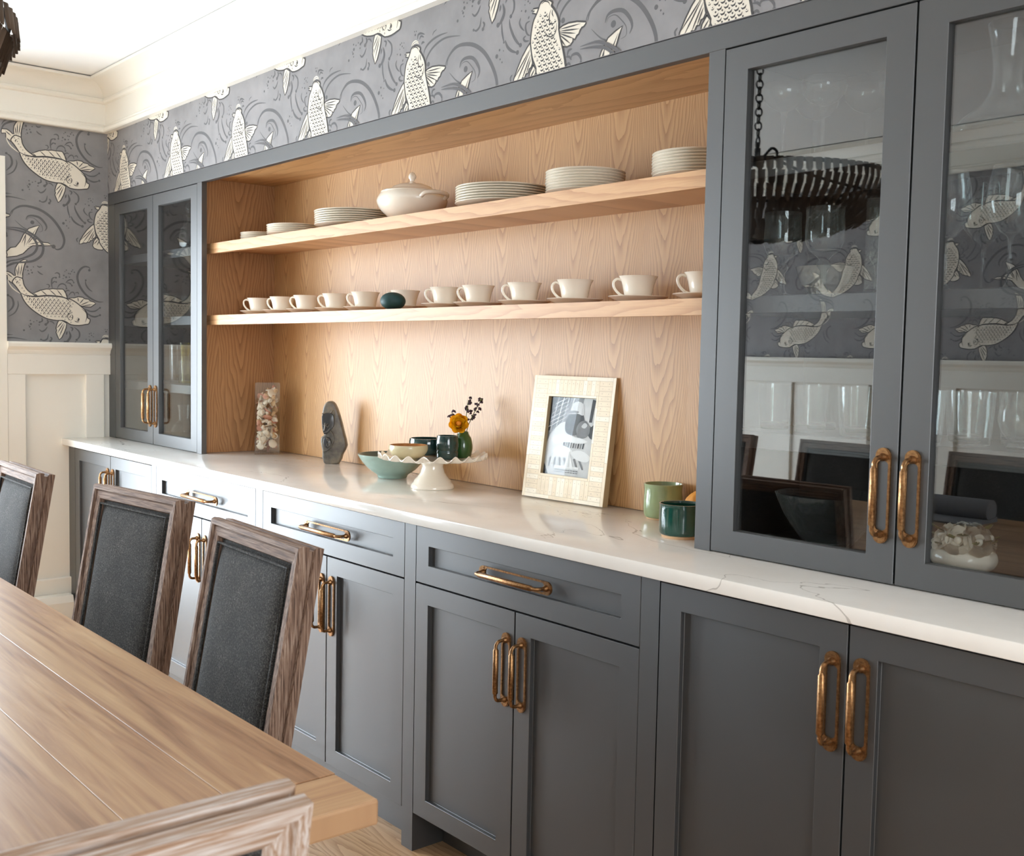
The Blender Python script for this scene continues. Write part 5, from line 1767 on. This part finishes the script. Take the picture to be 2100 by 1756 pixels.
o = glass_obj('crystal_bowl', 'large ribbed crystal bowl in the bottom of the stemware cabinet', 'bowl', (3.715, -0.165, Z0), smooth_poly([(0.040, 0.0), (0.043, 0.004), (0.066, 0.030), (0.090, 0.064), (0.106, 0.096), (0.113, 0.114)], 3, False), 0.004, 'cut_glass', 96, rf=rib(24, 0.012))
dec = smooth_poly([(0.088, 0.0), (0.091, 0.006), (0.088, 0.020), (0.070, 0.036), (0.044, 0.056), (0.030, 0.078), (0.0255, 0.100), (0.0255, 0.130), (0.030, 0.165), (0.037, 0.200)], 3, False)
glass_obj('decanter', 'broad-based clear glass decanter on the top shelf of the stemware cabinet', 'decanter', (4.065, -0.190, Z1), dec, 0.0022, seg=40)
wine = [(0.036, 0.0), (0.035, 0.002), (0.010, 0.006), (0.004, 0.016), (0.0037, 0.070), (0.0045, 0.092), (0.007, 0.097), (0.020, 0.106), (0.037, 0.128), (0.043, 0.156), (0.040, 0.190), (0.034, 0.222)]
g = 'balloon wine glasses in the stemware cabinet'
lb = 'clear long-stemmed balloon wine glass on the middle shelf of the stemware cabinet'
a = glass_obj('wine_glass', lb, 'glass', (3.975, -0.215, Z2), wine, group=g, solid_to=0.098)
for x, y in ((3.985, -0.090), (4.092, -0.205), (4.080, -0.090), (4.190, -0.200)):
    copy_glass(a, (x, y, Z2))

# porcelain flower basket
t = thing('porcelain_basket', 'white porcelain basket heaped with china roses and green leaves', 'ornament', (4.033, -0.205, Z0))
bm = bm_new()
lathe(bm, wall_prof(smooth_poly([(0.030, 0.0), (0.033, 0.003), (0.036, 0.006), (0.052, 0.016), (0.059, 0.030), (0.056, 0.044), (0.046, 0.054)], 3, False), 0.004), 64, rf=lambda an, i: 1 + 0.025 * math.sin(7 * an) * math.sin(3 * an))
obj('basket', bm, 'porcelain_warm', t, smooth=50)
def rose_petal(r, w, cup):
    bm = bm_new()
    g = []
    for j in range(6):
        v = j / 5
        row = []
        for i in range(7):
            u = i / 6 * 2 - 1
            ww = w * math.sin(PI * (0.10 + 0.66 * v))
            row.append(bm.verts.new((u * ww, r * v * (1 - 0.14 * u * u), cup * v ** 1.6 * (1 - 0.3 * u * u) - 0.003 * max(0, v - 0.75) * 4)))
        g.append(row)
    for j in range(5):
        for i in range(6):
            bm.faces.new((g[j][i], g[j][i + 1], g[j + 1][i + 1], g[j + 1][i]))
    bmesh.ops.solidify(bm, geom=bm.faces[:], thickness=0.0011)
    return mesh_of('petal', bm, 'porcelain_warm', smooth=60)
RP = [(rose_petal(0.025, 0.0155, 0.006), 5), (rose_petal(0.019, 0.0125, 0.011), 5), (rose_petal(0.012, 0.009, 0.012), 4)]
for (an, el, rr) in ((-1.35, 0.50, 0.046), (-0.55, 0.45, 0.047), (0.3, 0.55, 0.045), (1.3, 0.6, 0.045), (2.3, 0.5, 0.046), (3.3, 0.5, 0.046), (-2.2, 0.55, 0.046), (-1.7, 1.15, 0.040), (-0.3, 1.1, 0.040), (1.6, 1.2, 0.040)):
    d = Vector((math.cos(an) * math.cos(el), math.sin(an) * math.cos(el), math.sin(el)))
    zz = d
    xx = Vector((0, 0, 1)).cross(zz).normalized()
    yy_ = zz.cross(xx)
    mt = Matrix.Translation(Vector((0, 0, 0.046)) + d * rr) @ Matrix((xx, yy_, zz)).transposed().to_4x4() @ Matrix.Scale(1.18, 4)
    bm = bm_new(); lathe(bm, [(0, -0.012), (0.006, -0.008), (0.006, 0.006), (0.003, 0.011), (0, 0.012)], 12)
    ro = obj('rose', bm, 'porcelain_warm', t, smooth=60)
    ro.matrix_local = mt
    for me, cnt in RP:
        for q in range(cnt):
            o = link('petal', me, ro)
            o.matrix_local = Matrix.Rotation(2 * PI * q / cnt + cnt * 0.3, 4, 'Z')
bm = bm_new()
gr = []
for j in range(5):
    v = j / 4
    gr.append([bm.verts.new((u * 0.011 * math.sin(PI * (0.1 + 0.85 * v)), 0.034 * v, 0.006 * v * v + 0.003 * u * u)) for u in (-1, -0.5, 0, 0.5, 1)])
for j in range(4):
    for i in range(4):
        bm.faces.new((gr[j][i], gr[j][i + 1], gr[j + 1][i + 1], gr[j + 1][i]))
bmesh.ops.solidify(bm, geom=bm.faces[:], thickness=0.001)
LEAF = mesh_of('leaf', bm, 'leaf_green', smooth=60)
for q in range(14):
    an = 2 * PI * q / 14 + 0.2
    o = link('leaf', LEAF, t, (0.028 * math.cos(an), 0.028 * math.sin(an), 0.054 + 0.011 * (q % 3)), (0.28 - 0.25 * (q % 2), 0, an - PI / 2))

# left cabinet
g = 'cut crystal decanters on the top shelf of the small glazed cabinet'
dp = [(0.040, 0.0), (0.043, 0.003), (0.044, 0.020), (0.046, 0.060), (0.040, 0.090), (0.020, 0.108), (0.013, 0.118), (0.012, 0.138), (0.018, 0.146), (0.012, 0.150), (0.009, 0.154), (0.017, 0.166), (0.020, 0.182), (0.012, 0.196), (0.003, 0.200)]
lb = 'cut crystal stoppered decanter on the top shelf beside the wainscoted wall'
a = glass_obj('crystal_decanter', lb, 'decanter', (0.600, -0.210, Z1), dp, 0.004, 'cut_glass', 24, g, rib(8, 0.05), 0.02)
for x, y in ((0.705, -0.150), (0.800, -0.220), (0.625, -0.085), (0.870, -0.120), (0.520, -0.120)):
    copy_glass(a, (x, y, Z1))
glass_obj('crystal_fruit_bowl', 'cut crystal fruit bowl on the middle shelf of the cabinet by the wainscot', 'bowl', (0.330, -0.160, Z2), smooth_poly([(0.050, 0.0), (0.054, 0.004), (0.070, 0.022), (0.100, 0.060), (0.112, 0.085), (0.116, 0.105)], 3, False), 0.005, 'cut_glass', 96, rf=rib(20, 0.022))
glass_obj('glass_vase', 'small bulbous clear glass vase beside the cut crystal fruit bowl', 'vase', (0.640, -0.185, Z2), smooth_poly([(0.026, 0.0), (0.036, 0.014), (0.042, 0.040), (0.032, 0.068), (0.020, 0.084), (0.026, 0.100)], 3, False), 0.002)
g = 'glasses on the lower shelf of the cabinet by the wainscot'
hb = [(0.030, 0.0), (0.031, 0.003), (0.032, 0.08), (0.033, 0.165)]
a = glass_obj('highball_glass', 'tall clear highball glass beside the yellow glass vase', 'glass', (0.420, -0.190, Z3), hb, group=g, solid_to=0.012)
copy_glass(a, (0.530, -0.110, Z3))
glass_obj('yellow_vase', 'tall yellow glass vase on the lower shelf by the wainscot', 'vase', (0.500, -0.190, Z3), [(0.026, 0.0), (0.028, 0.004), (0.018, 0.05), (0.016, 0.10), (0.022, 0.175)], mat='yellow_glass', solid_to=0.03)
a = glass_obj('tumbler', 'small clear tumbler beside the yellow glass vase', 'glass', (0.595, -0.220, Z3), tum, group='small tumblers by the yellow vase', solid_to=0.012)
copy_glass(a, (0.680, -0.200, Z3))
glass_obj('bottle_vase', 'clear glass bottle vase with round belly, bottom of the cabinet by the wainscot', 'vase', (0.500, -0.195, Z0), smooth_poly([(0.030, 0.0), (0.046, 0.010), (0.052, 0.036), (0.044, 0.064), (0.024, 0.082), (0.021, 0.096), (0.023, 0.130), (0.027, 0.150)], 3, False), 0.002)
glass_obj('glass_vase', 'slender clear glass vase beside the bottle vase', 'vase', (0.625, -0.185, Z0), smooth_poly([(0.018, 0.0), (0.020, 0.004), (0.014, 0.030), (0.020, 0.070), (0.026, 0.120), (0.024, 0.180)], 3, False), 0.002)
